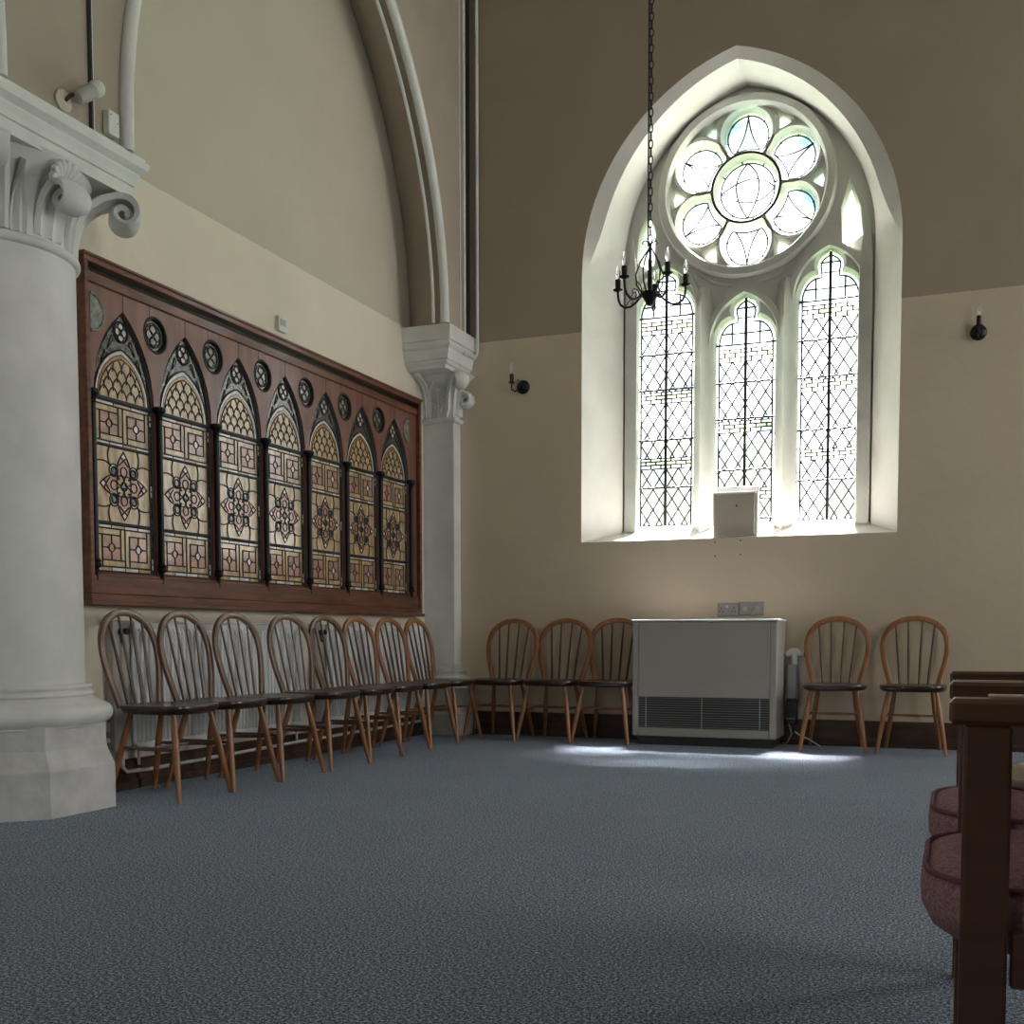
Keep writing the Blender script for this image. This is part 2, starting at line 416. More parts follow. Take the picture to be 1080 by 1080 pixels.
for k in range(4):
    scroll(mb, (0, 0, 0), pi / 4 + k * pi / 2, corner, .19, .10)
    scroll(mb, (0, 0, 0), k * pi / 2, facep, .15, .055)
    for sgn in (-1, 1):            # side fronds between the leaves
        fr = [(.356, 2.46), (.362, 2.54), (.375, 2.61), (.40, 2.67), (.44, 2.73)]
        scroll(mb, (0, 0, 0), k * pi / 2 + sgn * radians(24), fr, .08, .015)
mb.build('capital', 'stone', col, smooth=True, angle=60)
mb = MB()
for k in range(4):                # shells
    a = k * pi / 2; d = Vector((cos(a), sin(a), 0)); t = Vector((-sin(a), cos(a), 0))
    for j in range(9):
        th = radians(-80 + 20 * j); 
        pts = [d * (.425 + .045 * q) + t * (sin(th) * .10 * q) + Vector((0, 0, 2.672 + cos(th) * .108 * q)) for q in (.2, .5, .8, 1)]
        mb.tube(pts, [.006, .014, .019, .011], 8)
mb.build('shell_ornament', 'stone', col, smooth=True, angle=60)
def abacus(mb, x0, x1, y0, y1, prof, mi=0):
    rg = [[(x0 - e, y0 - e, z), (x1 + e, y0 - e, z), (x1 + e, y1 + e, z), (x0 - e, y1 + e, z)] for e, z in prof]
    mb.rings(rg, mi=mi)
mb = MB(); h = .49
abacus(mb, -h, h, -h, h, [(-.06, 2.785), (-.055, 2.835), (-.045, 2.838), (-.04, 2.86), (-.03, 2.885), (-.03, 2.892), (-.004, 2.915), (0, 2.93), (0, 2.945), (-.012, 2.95), (-.012, 2.965)])
mb.build('abacus', 'stone', col)

# ------------------------------------------------------------------ half pier against the back wall
RX1, RX0 = -3.615, -3.872
RY = 7.93
pier = thing('half_pier', 'cream painted half pier with carved capital in the corner by the wooden screen', 'pier', (-3.74, 8.0, 0))
ox, oy = -3.74, 8.0
def bx(mb, x0, x1, y0, y1, z0, z1, b=0): mb.box(x0 - ox, x1 - ox, y0 - oy, y1 - oy, z0, z1, b)
mb = MB(); x0, x1, y0, y1 = RX0 - ox, RX1 - ox, RY - oy, YB - .002 - oy
def pr_prof(mb, prof):
    rg = [[(x0, y0 - e, z), (x1 + e * .7, y0 - e, z), (x1 + e, y0 - e * .7, z), (x1 + e, y1, z), (x0, y1, z)] for e, z in prof]; mb.rings(rg)
mb = MB(); pr_prof(mb, [(.0, .50), (.0, 2.43)]); mb.build('shaft', 'stone', pier)
mb = MB(); pr_prof(mb, [(.105, 0), (.105, .16), (.095, .17), (.075, .24), (.075, .355), (.09, .362), (.09, .372), (.075, .378), (.06, .40), (.075, .42), (.075, .445), (.03, .46), (.03, .48), (.045, .49), (.045, .50), (.02, .515), (.02, .535), (0, .55)]); mb.build('base_moulding', 'plinth', pier)
mb = MB(); pr_prof(mb, [(0, 2.42), (.022, 2.425), (.026, 2.44), (.022, 2.455), (0, 2.46)]); mb.build('neck_ring', 'stone', pier, smooth=True)
mb = MB(); pr_prof(mb, [(-.004, 2.44), (-.002, 2.55), (.01, 2.63), (.04, 2.70), (.09, 2.755), (.13, 2.785)])
Sx = (RX1 - ox - .03, RY - oy + .03, 0)
cs = [(.03, 2.52), (.035, 2.58), (.055, 2.65), (.10, 2.71), (.16, 2.745)] + curl((.19, 2.70), .045, .016, radians(100), radians(-300), 20)
scroll(mb, Sx, radians(-45), cs, .10, .05)
cs2 = [(.02, 2.48), (.022, 2.54), (.03, 2.60), (.055, 2.65)] + curl((.075, 2.60), .045, .016, radians(90), radians(-300), 20)
scroll(mb, (RX1 - ox - .01, 8.02 - oy, 0), 0, cs2, .09, .05)
cs3 = [(.005, 2.47), (.01, 2.56), (.03, 2.64), (.08, 2.71), (.15, 2.75), (.22, 2.765)]
scroll(mb, (RX0 + .03 - ox, RY - oy, 0), radians(-90), cs3, .07, .05)
# raised fern leaf on the front of the capital
lz = [(2.465, .07), (2.53, .088), (2.60, .09), (2.67, .066), (2.73, .018)]
for side in (-1, 1):
    mb.tube([(x0 + .13 + side * w_, y0 - .008 - .045 * max(0, (z - 2.58) / .13), z) for z, w_ in lz], .012, 8)
    for j in range(7):
        z = 2.49 + j * .028; w_ = .062 * sin(pi * min(.98, (j + 1.6) / 8.6))
        e = .008 + .03 * max(0, (z - 2.58) / .13)
        mb.tube([(x0 + .13 + side * .01, y0 - e, z), (x0 + .13 + side * w_ * .6, y0 - e - .006, z + .022), (x0 + .13 + side * w_, y0 - e, z + .038)], [.005, .009, .003], 6)
mb.tube([(x0 + .13, y0 - .01, 2.46), (x0 + .13, y0 - .012, 2.58), (x0 + .13, y0 - .045, 2.71)], .008, 8)
mb.build('capital', 'stone', pier, smooth=True, angle=50)
mb = MB(); ax0, ax1, ay0, ay1 = XL + .002 - ox, -3.48 - ox, 7.575 - oy, YB - .002 - oy
rg = []
for e, z in [(-.075, 2.775), (-.07, 2.80), (-.05, 2.803), (-.045, 2.815), (-.05, 2.825), (-.035, 2.835), (-.02, 2.90), (-.02, 2.905), (.0, 2.918), (.004, 2.93), (0, 2.945), (-.014, 2.948), (-.014, 2.962), (0, 2.965), (0, 3.072), (-.004, 3.076)]:
    rg.append([(ax0, ay0 - e, z), (ax1 + e, ay0 - e, z), (ax1 + e, ay1, z), (ax0, ay1, z)])
mb.rings(rg); mb.build('abacus', 'stone', pier)

# ------------------------------------------------------------------ skirting boards
mb = MB(); mb.box(XL, XL + .03, 4.3, RY - .08, 0, .15, .004); mb.box(XL + .03, XL + .045, 4.3, RY - .08, 0, .045, .004); mb.box(XL, XL + .03, YF, 3.3, 0, .15)
struct(mb.build('baseboard_left', 'skirt'), 'brown wooden skirting board behind the radiators')
mb = MB(); mb.box(-3.48, XR, YB - .028, YB, 0, .18, .004); mb.box(-3.48, XR, YB - .042, YB - .028, 0, .04, .004)
struct(mb.build('baseboard_back', 'skirt'), 'dark brown skirting board of the back wall')

# ------------------------------------------------------------------ traceried window
win = struct(MB().box(XC - 1.15, XC + 1.15, 8.62, 8.70, 1.42, 1.55).build('window_1', 'tracery'), 'tall pointed window with rose and three leaded lancets')
ZR = 4.10
LAN = [(-.612, 3.235), (0, 2.972), (.612, 3.235)]       # lancet centre, springing
HW = .223; ZBOT = 1.60
def trefoil_head(cx, zs, hw=HW, zb=ZBOT):
    k = hw / .223
    L = [(-hw, zb), (-hw, zs)]
    L += [(-.085 * k + .138 * k * cos(t), .0 + .185 * k * sin(t) + zs) for t in [radians(180 - 9 * i) for i in range(1, 11)]]
    L += [(.0 + .092 * k * cos(t), zs + .243 * k + .092 * k * sin(t)) for t in [radians(203 - 14 * i) for i in range(0, 6)]]
    L += [(0, zs + .352 * k)]
    return [(cx + u, v) for u, v in L] + [(cx - u, v) for u, v in L[::-1][1:]]
def foil(ang, dist=.392, r=.172, cut=.284, n=30):
    """round light with a concave inner side; centred on the rose"""
    ci = (dist * dist + cut * cut - r * r) / (2 * dist); hh = sqrt(max(1e-6, cut * cut - ci * ci))
    b = atan2(hh, ci - dist)                   # angle on the foil circle
    pts = [(dist + r * cos(b - 2 * b * i / n), r * sin(b - 2 * b * i / n)) for i in range(n + 1)]
    g = math.asin(hh / cut)
    pts += [(cut * cos(-g + 2 * g * i / 8), cut * sin(-g + 2 * g * i / 8)) for i in range(1, 8)]
    return [(u * cos(ang) - v * sin(ang), ZR + u * sin(ang) + v * cos(ang)) for u, v in pts]
def circ(r, n=48, cx=0, cz=ZR): return [(cx + r * cos(2 * pi * i / n), cz + r * sin(2 * pi * i / n)) for i in range(n)]
def tri_pol(ang, r0, r1, half):
    pts = [(r0, 0), (r1, -half), (r1 + .012, 0), (r1, half)]
    return [(u * cos(ang) - v * sin(ang), ZR + u * sin(ang) + v * cos(ang)) for u, v in pts]
FO = [radians(90 + 60 * k) for k in range(6)]
foils = [foil(a) for a in FO]
tris = [tri_pol(a + radians(30), .465, .548, .052) for a in FO]
side = [[(-.72, 3.60), (-.815, 3.66), (-.80, 3.85), (-.745, 4.02), (-.705, 3.86)], None]
side[1] = [(-u, v) for u, v in side[0]]
# the plate at full depth with all lights cut through it
outl = offset(inner, .0)
lan = [trefoil_head(cx, zs) for cx, zs in LAN]
mb = MB()
mb.plate([outl] + lan + [circ(.222)] + foils + tris + side, fb, 8.53, 8.64, ch=.022)
# mouldings: hood arches round the lancets and mullions between them
def hood(cx, zs, hw, R):
    lp = pointed(hw, ZBOT, zs, R, 14)
    return [(cx + u, v) for u, v in lp]
prof_r = [(-.032, 0), (-.022, .045), (-.008, .062), (.008, .062), (.022, .045), (.032, 0)]
P3 = lambda pts, y: [(XC + u, y, v) for u, v in pts]
for cx, zs in LAN:
    hp = hood(cx, zs, .278, .40)
    hp = hp[1:-1] if cx else hp[1:-1]
    mb.sweep(P3(hp, 8.535), [(-.028, 0), (-.02, .05), (.02, .05), (.028, 0)], (0, -1, 0))
for s_ in (-1, 1):
    x = s_ * .306
    rg = [[(XC + x - .075, 8.53, z), (XC + x - .05, 8.49, z), (XC + x - .03, 8.47, z), (XC + x, 8.40, z), (XC + x + .03, 8.47, z), (XC + x + .05, 8.49, z), (XC + x + .075, 8.53, z)] for z in (1.55, 3.0, 3.235)]
    rg.append([(XC + x - .04, 8.53, 3.40), (XC + x - .03, 8.50, 3.40), (XC + x - .02, 8.49, 3.40), (XC + x, 8.48, 3.40), (XC + x + .02, 8.49, 3.40), (XC + x + .03, 8.50, 3.40), (XC + x + .04, 8.53, 3.40)])
    mb.rings(rg)
    x = s_ * .868
    rg = [[(XC + x - .055 * q, 8.53, z), (XC + x - .045 * q, 8.53 - .05 * q, z), (XC + x + .045 * q, 8.53 - .05 * q, z), (XC + x + .055 * q, 8.53, z)] for z, q in ((1.55, 1), (3.235, 1), (3.50, .9), (3.75, .3), (3.85, .05))]
    mb.rings(rg)
# ring round the rose
mb.sweep(P3(circ(.617, 72), 8.535), [(-.042, 0), (-.036, .05), (-.02, .085), (.03, .085), (.042, .06), (.042, 0)], (0, -1, 0), loop=True)
mb.sweep(P3(circ(.252, 48), 8.535), [(-.016, 0), (-.009, .022), (.009, .022), (.016, 0)], (0, -1, 0), loop=True)
for a in FO:
    fo = offset(foil(a), .030)
    mb.sweep(P3(fo, 8.535), [(-.014, 0), (-.008, .022), (.008, .022), (.014, 0)], (0, -1, 0), loop=True)
# ribs between rose and hoods
for s_ in (-1, 1):
    mb.tube(P3([(s_ * .10, 3.40), (s_ * .24, 3.43), (s_ * .36, 3.52)], 8.53), .014, 6)
    mb.tube(P3([(s_ * .06, 4.80), (s_ * .30, 4.72), (s_ * .42, 4.61)], 8.53), .012, 6)
# sloping sill between the mullions
for a, b in ((-.93, -.37), (-.25, .25), (.37, .93)):
    mb.add([(XC + a, 8.42, 1.556), (XC + b, 8.42, 1.556), (XC + b * .985, 8.56, 1.615), (XC + a * .985, 8.56, 1.615), (XC + a, 8.56, 1.5), (XC + b, 8.56, 1.5)], [(0, 1, 2, 3), (0, 4, 5, 1)])
mb.build('tracery', 'tracery', win, smooth=True, angle=30)

YG = 8.60
def glass(loop, name='glass_pane'):
    m_ = MB(); lp = offset(loop, .008)
    m_.add([fb(u, v, YG) for u, v in lp], tess([lp])); return m_.build(name, 'pane', win)
def lines(parent, segs, r=.0070, name='leading', y=YG - .006, mt='lead'):
    m_ = MB()
    for sg in segs:
        rr = r
        if isinstance(sg, tuple) and isinstance(sg[0], float): rr, sg = sg
        m_.tube([(XC + u, y, v) for u, v in sg], rr, 5)
    return m_.build(name, mt, parent)
def clip(p, q, x0, x1, z0, z1):
    t0, t1 = 0., 1.; dx, dz = q[0] - p[0], q[1] - p[1]
    for d, a, lo, hi in ((dx, p[0], x0, x1), (dz, p[1], z0, z1)):
        if abs(d) < 1e-9:
            if a < lo or a > hi: return None
        else:
            u, w = (lo - a) / d, (hi - a) / d
            if u > w: u, w = w, u
            t0 = max(t0, u); t1 = min(t1, w)
    if t0 >= t1 - 1e-4: return None
    return [(p[0] + dx * t0, p[1] + dz * t0), (p[0] + dx * t1, p[1] + dz * t1)]
for (cx, zs), lp in zip(LAN, lan):
    g = glass(lp)
    segs = []; yel = MB()
    hw = HW - .022
    bands = [(zs - .125, zs - .03), (zs - .655, zs - .57), (zs - 1.16, zs - 1.08)]
    zlo = 1.635
    zones = [(bands[0][0], None)]
    edges = [bands[0][0], bands[1][1]], [bands[1][0], bands[2][1]], [bands[2][0], zlo]
    sw, sh = hw / 2, .158
    for zt, zb in edges:
        for sg in (-1, 1):
            k = -30
            while k < 30:
                c0 = zt + k * sh
                p = (cx - hw, c0); q = (cx + hw, c0 + sg * (2 * hw) / sw * sh)
                c = clip(p, q, cx - hw, cx + hw, zb, zt)
                if c: segs.append(c)
                k += 1
    for zb, zt in bands:
        zm = (zb + zt) / 2
        for z in (zb, zb + (zt - zb) * .36, zb + (zt - zb) * .70, zt): segs.append([(cx - hw, z), (cx + hw, z)])
        for row in range(3):
            za, zc = zb + (zt - zb) * (0, .36, .70)[row], zb + (zt - zb) * (.36, .70, 1)[row]
            xs = [cx - hw + (i + (.5 if row == 1 else 0)) * hw / 2.5 for i in range(6)]
            for x in xs:
                if cx - hw < x < cx + hw: segs.append([(x, za), (x, zc)])
            if row == 1:
                for i in range(5):
                    if random.random() < .55: 
                        a = cx - hw + (i + .5) * hw / 2.5 - hw / 2.5 * (i == 0) * .0; b = min(a + hw / 2.5, cx + hw)
                        yel.add([fb(a, za, YG - .002), fb(b, za, YG - .002), fb(b, zc, YG - .002), fb(a, zc, YG - .002)], [(0, 1, 2, 3)])
    for s_ in (-1, 1): segs.append([(cx + s_ * hw, zlo), (cx + s_ * hw, zs)])
    segs.append([(cx - hw, zlo), (cx + hw, zlo)])
    k = int((zs - zlo) / .17)
    for i in range(k + 1):
        z = zlo + i * (zs - zlo) / k
        for s_ in (-1, 1): segs.append([(cx + s_ * hw, z), (cx + s_ * HW, z)])
    # head: inner line following the trefoil and a grid
    hd = offset([p for p in lp], -.022)
    hd = [p for p in hd if p[1] > zs - .001]; segs.append(hd)
    for x in (-.105, .105): segs.append([(cx + x, zs), (cx + x, zs + .165)])
    for z, w in ((.085, .19), (.20, .07), (.27, .075)): segs.append([(cx - w, zs + z), (cx + w, zs + z)])
    lines(g, segs)
    bars = []
    for z in (zs, zs - .285, zs - .555, zs - .94, zs - 1.31):
        if z > 1.66: bars.append((.009, [(cx - HW, z), (cx + HW, z)]))
    bars.append((.012, [(cx, ZBOT + .03), (cx, zs + .34)]))
    lines(g, bars, name='saddle_bars', y=YG - .018, mt='iron')
    if yel.v: yel.build('yellow_quarries', 'pane_y', g)
def rot(pts, a): return [(u * cos(a) - v * sin(a), ZR + u * sin(a) + v * cos(a)) for u, v in pts]
def bez(p0, p1, p2, n=10): return [((1 - t) ** 2 * p0[0] + 2 * t * (1 - t) * p1[0] + t * t * p2[0], (1 - t) ** 2 * p0[1] + 2 * t * (1 - t) * p1[1] + t * t * p2[1]) for t in [i / n for i in range(n + 1)]]
g = glass(circ(.222)); sg = [circ(.20, 40) + [(.20, ZR)]]
for k in range(4):
    a = k * pi / 2
    sg.append(rot(bez((.20, 0), (.06, .17), (-.20, .0), 14), a)) if k < 2 else None
    sg.append(rot(bez((.20, 0), (.06, -.17), (-.20, .0), 14), a)) if k < 2 else None
for k in range(8): a = k * pi / 4 + .2; sg.append([(.2 * cos(a), ZR + .2 * sin(a)), (.222 * cos(a), ZR + .222 * sin(a))])
lines(g, sg, .0062)
for a, fo in zip(FO, foils):
    g = glass(fo); inn = offset(fo, -.02)
    sg = [inn + [inn[0]]]
    for s_ in (-1, 1): sg.append(rot(bez((.555, 0), (.40, s_ * .01), (.295, s_ * .085), 10), a))
    for b in (-100, -50, 0, 50, 100):
        b = radians(b); sg.append(rot([(.392 + .143 * cos(b), .143 * sin(b)), (.392 + .163 * cos(b), .163 * sin(b))], a))
    lines(g, sg, .0062)
for t in tris + side: glass(t)

# ------------------------------------------------------------------ outside the window: trees and ground
o = struct(MB().box(-30, 30, 9.2, 60, -.6, -.5).build('ground', 'ground'))
def tree(x, y, h, r, label):
    t = thing('tree', label, 'tree', (x, y, -.5), group='trees outside the window')
    MB().tube([(0, 0, 0), (.1, 0, h * .4), (0, .1, h * .75)], [.22, .16, .08], 8).build('trunk', 'bark', t, smooth=True)
    m_ = MB()
    for i in range(1100):
        th = random.uniform(0, 2 * pi); ph = math.acos(random.uniform(-1, 1)); q = r * random.uniform(.35, 1) ** .6
        c = Vector((q * sin(ph) * cos(th), q * sin(ph) * sin(th), h - r * .7 + q * cos(ph) * .95))
        a = Vector((random.gauss(0, 1), random.gauss(0, 1), random.gauss(0, 1))).normalized(); b = a.orthogonal().normalized(); c2 = a.cross(b)
        s_ = random.uniform(.10, .22)
        m_.add([c + b * s_, c + c2 * s_ * .6, c - b * s_, c - c2 * s_ * .6], [(0, 1, 2, 3)])
    m_.build('foliage', 'leaf', t)
tree(-5.6, 19, 4.6, 1.7, 'leafy tree outside, seen through the left lancet')
tree(-3.4, 17, 4.1, 1.3, 'leafy tree outside, seen through the middle lancet')
tree(-.9, 19.5, 3.9, 1.2, 'low leafy tree outside, seen through the right lancet')

# ------------------------------------------------------------------ wooden screen with stained glass
SX = XL
scr = thing('wooden_screen', 'long varnished wooden screen with seven stained glass arches on the left wall', 'screen', (SX, 6.0, .93))
oy, oz = 6.0, .93
Y0, Y1, Z0, Z1 = 4.205, 7.775, .932, 2.566
fl = lambda u, v, d: (d, u - oy, v - oz)        # u = world y, v = world z, d = distance from wall
def frame_box(mb, y0, y1, z0, z1, d0, d1, b=.004): mb.box(d0, d1, y0 - oy, y1 - oy, z0 - oz, z1 - oz, b)
mb = MB()
for (a, b, c, d) in ((Y0, Y1, Z1 - .03, Z1), (Y0, Y1, Z0, Z0 + .045), (Y0, Y0 + .03, Z0 + .045, Z1 - .03), (Y1 - .03, Y1, Z0 + .045, Z1 - .03)): frame_box(mb, a, b, c, d, .0, .062)
frame_box(mb, Y0 - .01, Y1 + .01, Z1 - .004, Z1 + .012, 0, .072); frame_box(mb, Y0 - .01, Y1 + .012, Z0 - .012, Z0 + .012, 0, .076)
mb.build('outer_frame', 'wood', scr)
mb = MB()
frame_box(mb, Y0 + .03, Y1 - .03, Z1 - .112, Z1 - .062, .0, .040); frame_box(mb, Y0 + .03, Y1 - .03, Z0 + .045, Z0 + .135, 0, .05)
frame_box(mb, Y0 + .03, Y1 - .03, Z0 + .128, Z0 + .15, 0, .04)
mb.build('rails', 'wood', scr)
PITCH = .4835; COLY = [4.262 + PITCH * .995 * i for i in range(8)]
COLY = [4.262 + .4812 * i for i in range(8)]
CEN = [(COLY[i] + COLY[i + 1]) / 2 for i in range(7)]
PH = .217; PB = 1.085; PS = 1.94; PA = 2.372
def ogive(hw, zb, zs, za, n=14):
    H_ = za - zs; R = (hw * hw + H_ * H_) / (2 * hw)
    return pointed(hw, zb, zs, R, n)
popen = ogive(PH, PB, PS, PA)
rounds = COLY
def shift(lp, c): return [(c + u, v) for u, v in lp]
RR = .088; ZRD = 2.318
mb = MB()
outr = [(Y0 + .03, PB - .01), (Y1 - .03, PB - .01), (Y1 - .03, Z1 - .10), (Y0 + .03, Z1 - .10)]
holes = [shift(popen, c) for c in CEN]
holes += [circ(RR, 28, y, ZRD) for y in rounds[1:-1]]
mb.plate([outr] + holes, fl, .028, .004)
mb.build('boards', 'wood_b', scr)
MB().box(.0, .006, Y0 + .03 - oy, Y1 - .03 - oy, Z1 - .063 - oz, Z1 - .029 - oz).build('painted_gap_shade', 'black', scr)  # black strip paints the shade below the top frame
mb = MB()      # dark joints between the boards
for c in CEN: mb.box(.0275, .029, c - .003 - oy, c + .003 - oy, PA - oz, Z1 - .10 - oz)
for y in rounds[1:-1]:
    mb.box(.0275, .029, y - .045 - oy, y - .042 - oy, ZRD + .045 - oz, Z1 - .10 - oz)
mb.box(.0275, .0295, Y0 + .03 - oy, Y1 - .03 - oy, Z1 - .112 - oz, Z1 - .104 - oz)
mb.build('board_joints', 'black', scr)

# glass panel in local coordinates: u along the wall, v world height
def panel_mesh():
    gl = MB(); D = [.010]
    def poly(pts, mi, lift=1): gl.add([(.010 + .0004 * lift, u, v) for u, v in pts], tess([pts]), mi)
    ld = []
    def ln(pts, r=.0036): ld.append((pts, r))
    W = .192
    poly(ogive(PH + .004, PB - .004, PS, PA + .006), 4, 0)         # painted dark ground
    def rct(a, b, c, d): return [(a, c), (b, c), (b, d), (a, d)]
    def strip(z0, z1, n=4):
        w = 2 * W / n
        for i in range(n):
            poly(rct(-W + i * w + .003, -W + (i + 1) * w - .003, z0, z1), 2 if (i + int(z0 * 50)) % 3 else 0, 2)
        ln([(-W, z0), (W, z0)]); ln([(-W, z1), (W, z1)])
    def squares(z0, z1, flip):
        h = z1 - z0; poly(rct(-W, W, z0, z1), 0, 1)
        for k, (a, b) in enumerate(((-W, -.0), (.0, W))):
            q = .028; up = (k == 0) != flip
            x0_, x1_ = (a + .03, b - .032) if k == 0 else (a + .032, b - .03)
            y0_, y1_ = z0 + q, z1 - q
            poly(rct(x0_, x1_, y0_, y1_), 1, 2)
            cx_, cz_ = (x0_ + x1_) / 2, (y0_ + y1_) / 2
            poly(circ(.020, 14, cx_, cz_), 3 if k == 0 else 2, 3)
            c = circ(.020, 14, cx_, cz_); ln(c + [c[0]], .0034)
            ln([(x0_, cz_), (cx_ - .02, cz_)]); ln([(cx_ + .02, cz_), (x1_, cz_)]); ln([(cx_, y0_), (cx_, cz_ - .02)]); ln([(cx_, cz_ + .02), (cx_, y1_)])
            for e in (x0_, x1_): ln([(e, z0 if e == x0_ else y0_), (e, y1_ if e == x0_ else z1)])
            ln([(x0_ if k else a, y1_), (x1_, y1_)]); ln([(x0_, y0_), (b if k == 0 else x1_, y0_)])
        ln([(0, z0), (0, z1)])
    strip(PB + .006, PB + .028)
    squares(1.118, 1.298, False)
    strip(1.302, 1.320)
    # flower
    z0, z1 = 1.332, 1.702; zc = (z0 + z1) / 2
    poly(rct(-W, W, z0, z1), 0, 1)
    for s1 in (-1, 1):
        for s2 in (-1, 1):
            ln(bez((s1 * .10, z1 if s2 > 0 else z0), (s1 * .125, zc + s2 * .13), (s1 * .095, zc + s2 * .09), 8))
            ln(bez((s1 * W, zc + s2 * .105), (s1 * .13, zc + s2 * .125), (s1 * .09, zc + s2 * .09), 8))
            c = circ(.031, 16, s1 * .072, zc + s2 * .072); poly(c, 2, 2); ln(c + [c[0]], .0034)
            c = circ(.020, 14, s1 * .070, zc + s2 * .070); poly(c, 4, 3); ln(c + [c[0]])
            c = circ(.024, 14, s1 * .026, zc + s2 * .028); poly(c, 0, 5); ln(c + [c[0]])
    def R4(pts, k): a = k * pi / 2; return [(u * cos(a) - v * sin(a), zc + u * sin(a) + v * cos(a)) for u, v in pts]
    for k in range(4):
        up = bez((.03, .035), (.085, .075), (.168, 0), 8); dn = [(u, -v) for u, v in up]
        poly(R4(up + dn[::-1][1:], k), 1, 4)
        ln(R4(up, k), .0034); ln(R4(dn, k), .0034)
        poly(R4([(.118, 0), (.142, .017), (.168, 0), (.142, -.017)], k), 2, 5)
        ln(R4([(.10, .035), (.142, -.017)], k)); ln(R4([(.10, -.035), (.142, .017)], k))
        c = R4([(.072 + .023 * cos(2 * pi * i / 12), .023 * sin(2 * pi * i / 12)) for i in range(12)], k); poly(c, 1, 5); ln(c + [c[0]])
    c = circ(.022, 14, 0, zc); poly(c, 4, 6); ln(c + [c[0]], .004)
    for z in (z0, z1): ln([(-W, z), (W, z)], .004)
    strip(1.710, 1.726)
    squares(1.732, 1.898, True)
    strip(1.902, 1.92, 3)
    # arch head: white border, amber line, fish scale quarries
    inn = ogive(.192, PS - .008, PS, 2.190); poly(inn, 2, 1); ln(inn + [inn[0]], .004)
    in2 = ogive(.176, PS - .006, PS, 2.168); poly(in2, 4, 2); in3 = ogive(.170, PS - .004, PS, 2.160); poly(in3, 3, 3)
    in4 = ogive(.160, PS - .002, PS, 2.142); poly(in4, 0, 4); ln(in4 + [in4[0]], .0034)
    H_ = 2.142 - PS; Rr = (.16 ** 2 + H_ ** 2) / .32
    def inside(u, v): return v > PS and hypot(abs(u) + Rr - .16, v - PS) < Rr - .001
    sw, sh = .064, .047
    for row in range(6):
        for j in range(-5, 6):
            cx_ = j * sw + (sw / 2 if row % 2 else 0); zb = PS + row * sh - .01
            for s_ in (-1, 1):
                cur = bez((cx_, zb + .066), (cx_ + s_ * sw * .55, zb + .048), (cx_ + s_ * sw / 2, zb), 6)
                run = []
                for p in cur:
                    if inside(*p): run.append(p)
                    else:
                        if len(run) > 1: ln(run)
                        run = []
                if len(run) > 1: ln(run)
    # painted tracery in the point: quatrefoil and side daggers
    zq = 2.275
    for k in range(4):
        a = k * pi / 2; c = circ(.020, 12, .021 * cos(a), zq + .025 * sin(a)); poly(c, 2, 1 + k * .2); ln(c + [c[0]], .003)
    poly([(0, zq + .026), (.010, zq), (0, zq - .026), (-.010, zq)], 1, 3); poly([(.024, zq), (0, zq + .009), (-.024, zq), (0, zq - .009)], 1, 3)
    c = circ(.050, 20, 0, zq); ln(c + [c[0]], .004)
    for s_ in (-1, 1):
        tr = [(s_ * .058, 2.225), (s_ * .098, 2.175), (s_ * .070, 2.245)]
        poly(tr, 3, 1); ln(tr + [tr[0]], .003)
        tr = [(s_ * .115, 2.165), (s_ * .145, 2.10), (s_ * .112, 2.14)]
        poly(tr, 2, 1); ln(tr + [tr[0]], .003)
        ln(bez((s_ * .205, 2.0), (s_ * .17, 2.19), (s_ * .02, 2.34), 10), .0035)
    for s_ in (-1, 1):
        ln([(s_ * W, PB + .004), (s_ * W, PS)], .004)
        for z in (1.125, 1.155, 1.50, 1.53, 1.86, 1.885):        # painted bosses at the edges
            c = circ(.016, 12, s_ * .203, z); poly(c, 2, 2); ln(c + [c[0]], .003)
    ou = ogive(PH - .002, PB, PS, PA - .002); ln(ou + [ou[0]], .006)
    lm = MB()
    for pts, r in ld: lm.tube([(.0125, u, v) for u, v in pts], r, 5)
    lm.box(.010, .020, -PH, PH, 1.322, 1.331); lm.box(.010, .020, -PH, PH, 1.703, 1.711); lm.box(.010, .024, -PH, PH, 1.922, 1.936)
    return gl, lm
gl, lm = panel_mesh()
p0 = gl.build('stained_glass_panel', ['g_cream', 'g_pink', 'g_white', 'g_amber', 'g_dark'], scr)
l0 = lm.build('leading', 'lead', p0)
p0.location = (0, CEN[0] - oy, -oz)
for c in CEN[1:]:
    q = copy_tree(p0, scr); q.location = (0, c - oy, -oz)
# roundels
gr = MB(); rl = MB()
def rnd_poly(pts, mi, lift): gr.add([(.010 + .0005 * lift, u, v) for u, v in pts], tess([pts]), mi)
rnd_poly(circ(RR + .003, 28, 0, 0), 1, 0); rnd_poly(circ(RR * .84, 24, 0, 0), 3, 1); rnd_poly(circ(RR * .62, 24, 0, 0), 1, 2)
for k in range(4):
    a = k * pi / 2; c = circ(.024, 12, .028 * cos(a), .028 * sin(a)); rnd_poly(c, 3, 3 + .2 * k); rl.tube([(.0135, u, v) for u, v in c], .0028, 5, loop=True)
    rl.tube([(.0125, .05 * cos(a + .78), .05 * sin(a + .78)), (.0125, .085 * cos(a + .78), .085 * sin(a + .78))], .0025, 5)
for s_ in (0, 1): rnd_poly([(.024 * (1 - s_) + .006 * s_, 0), (0, .024 * s_ + .006 * (1 - s_)), (-.024 * (1 - s_) - .006 * s_, 0), (0, -.024 * s_ - .006 * (1 - s_))], 2, 5)
rl.tube([(.0125, u, v) for u, v in circ(.060, 24, 0, 0)], .004, 5, loop=True)
rl.tube([(.024, u, v) for u, v in circ(RR, 28, 0, 0)], .008, 6, loop=True)
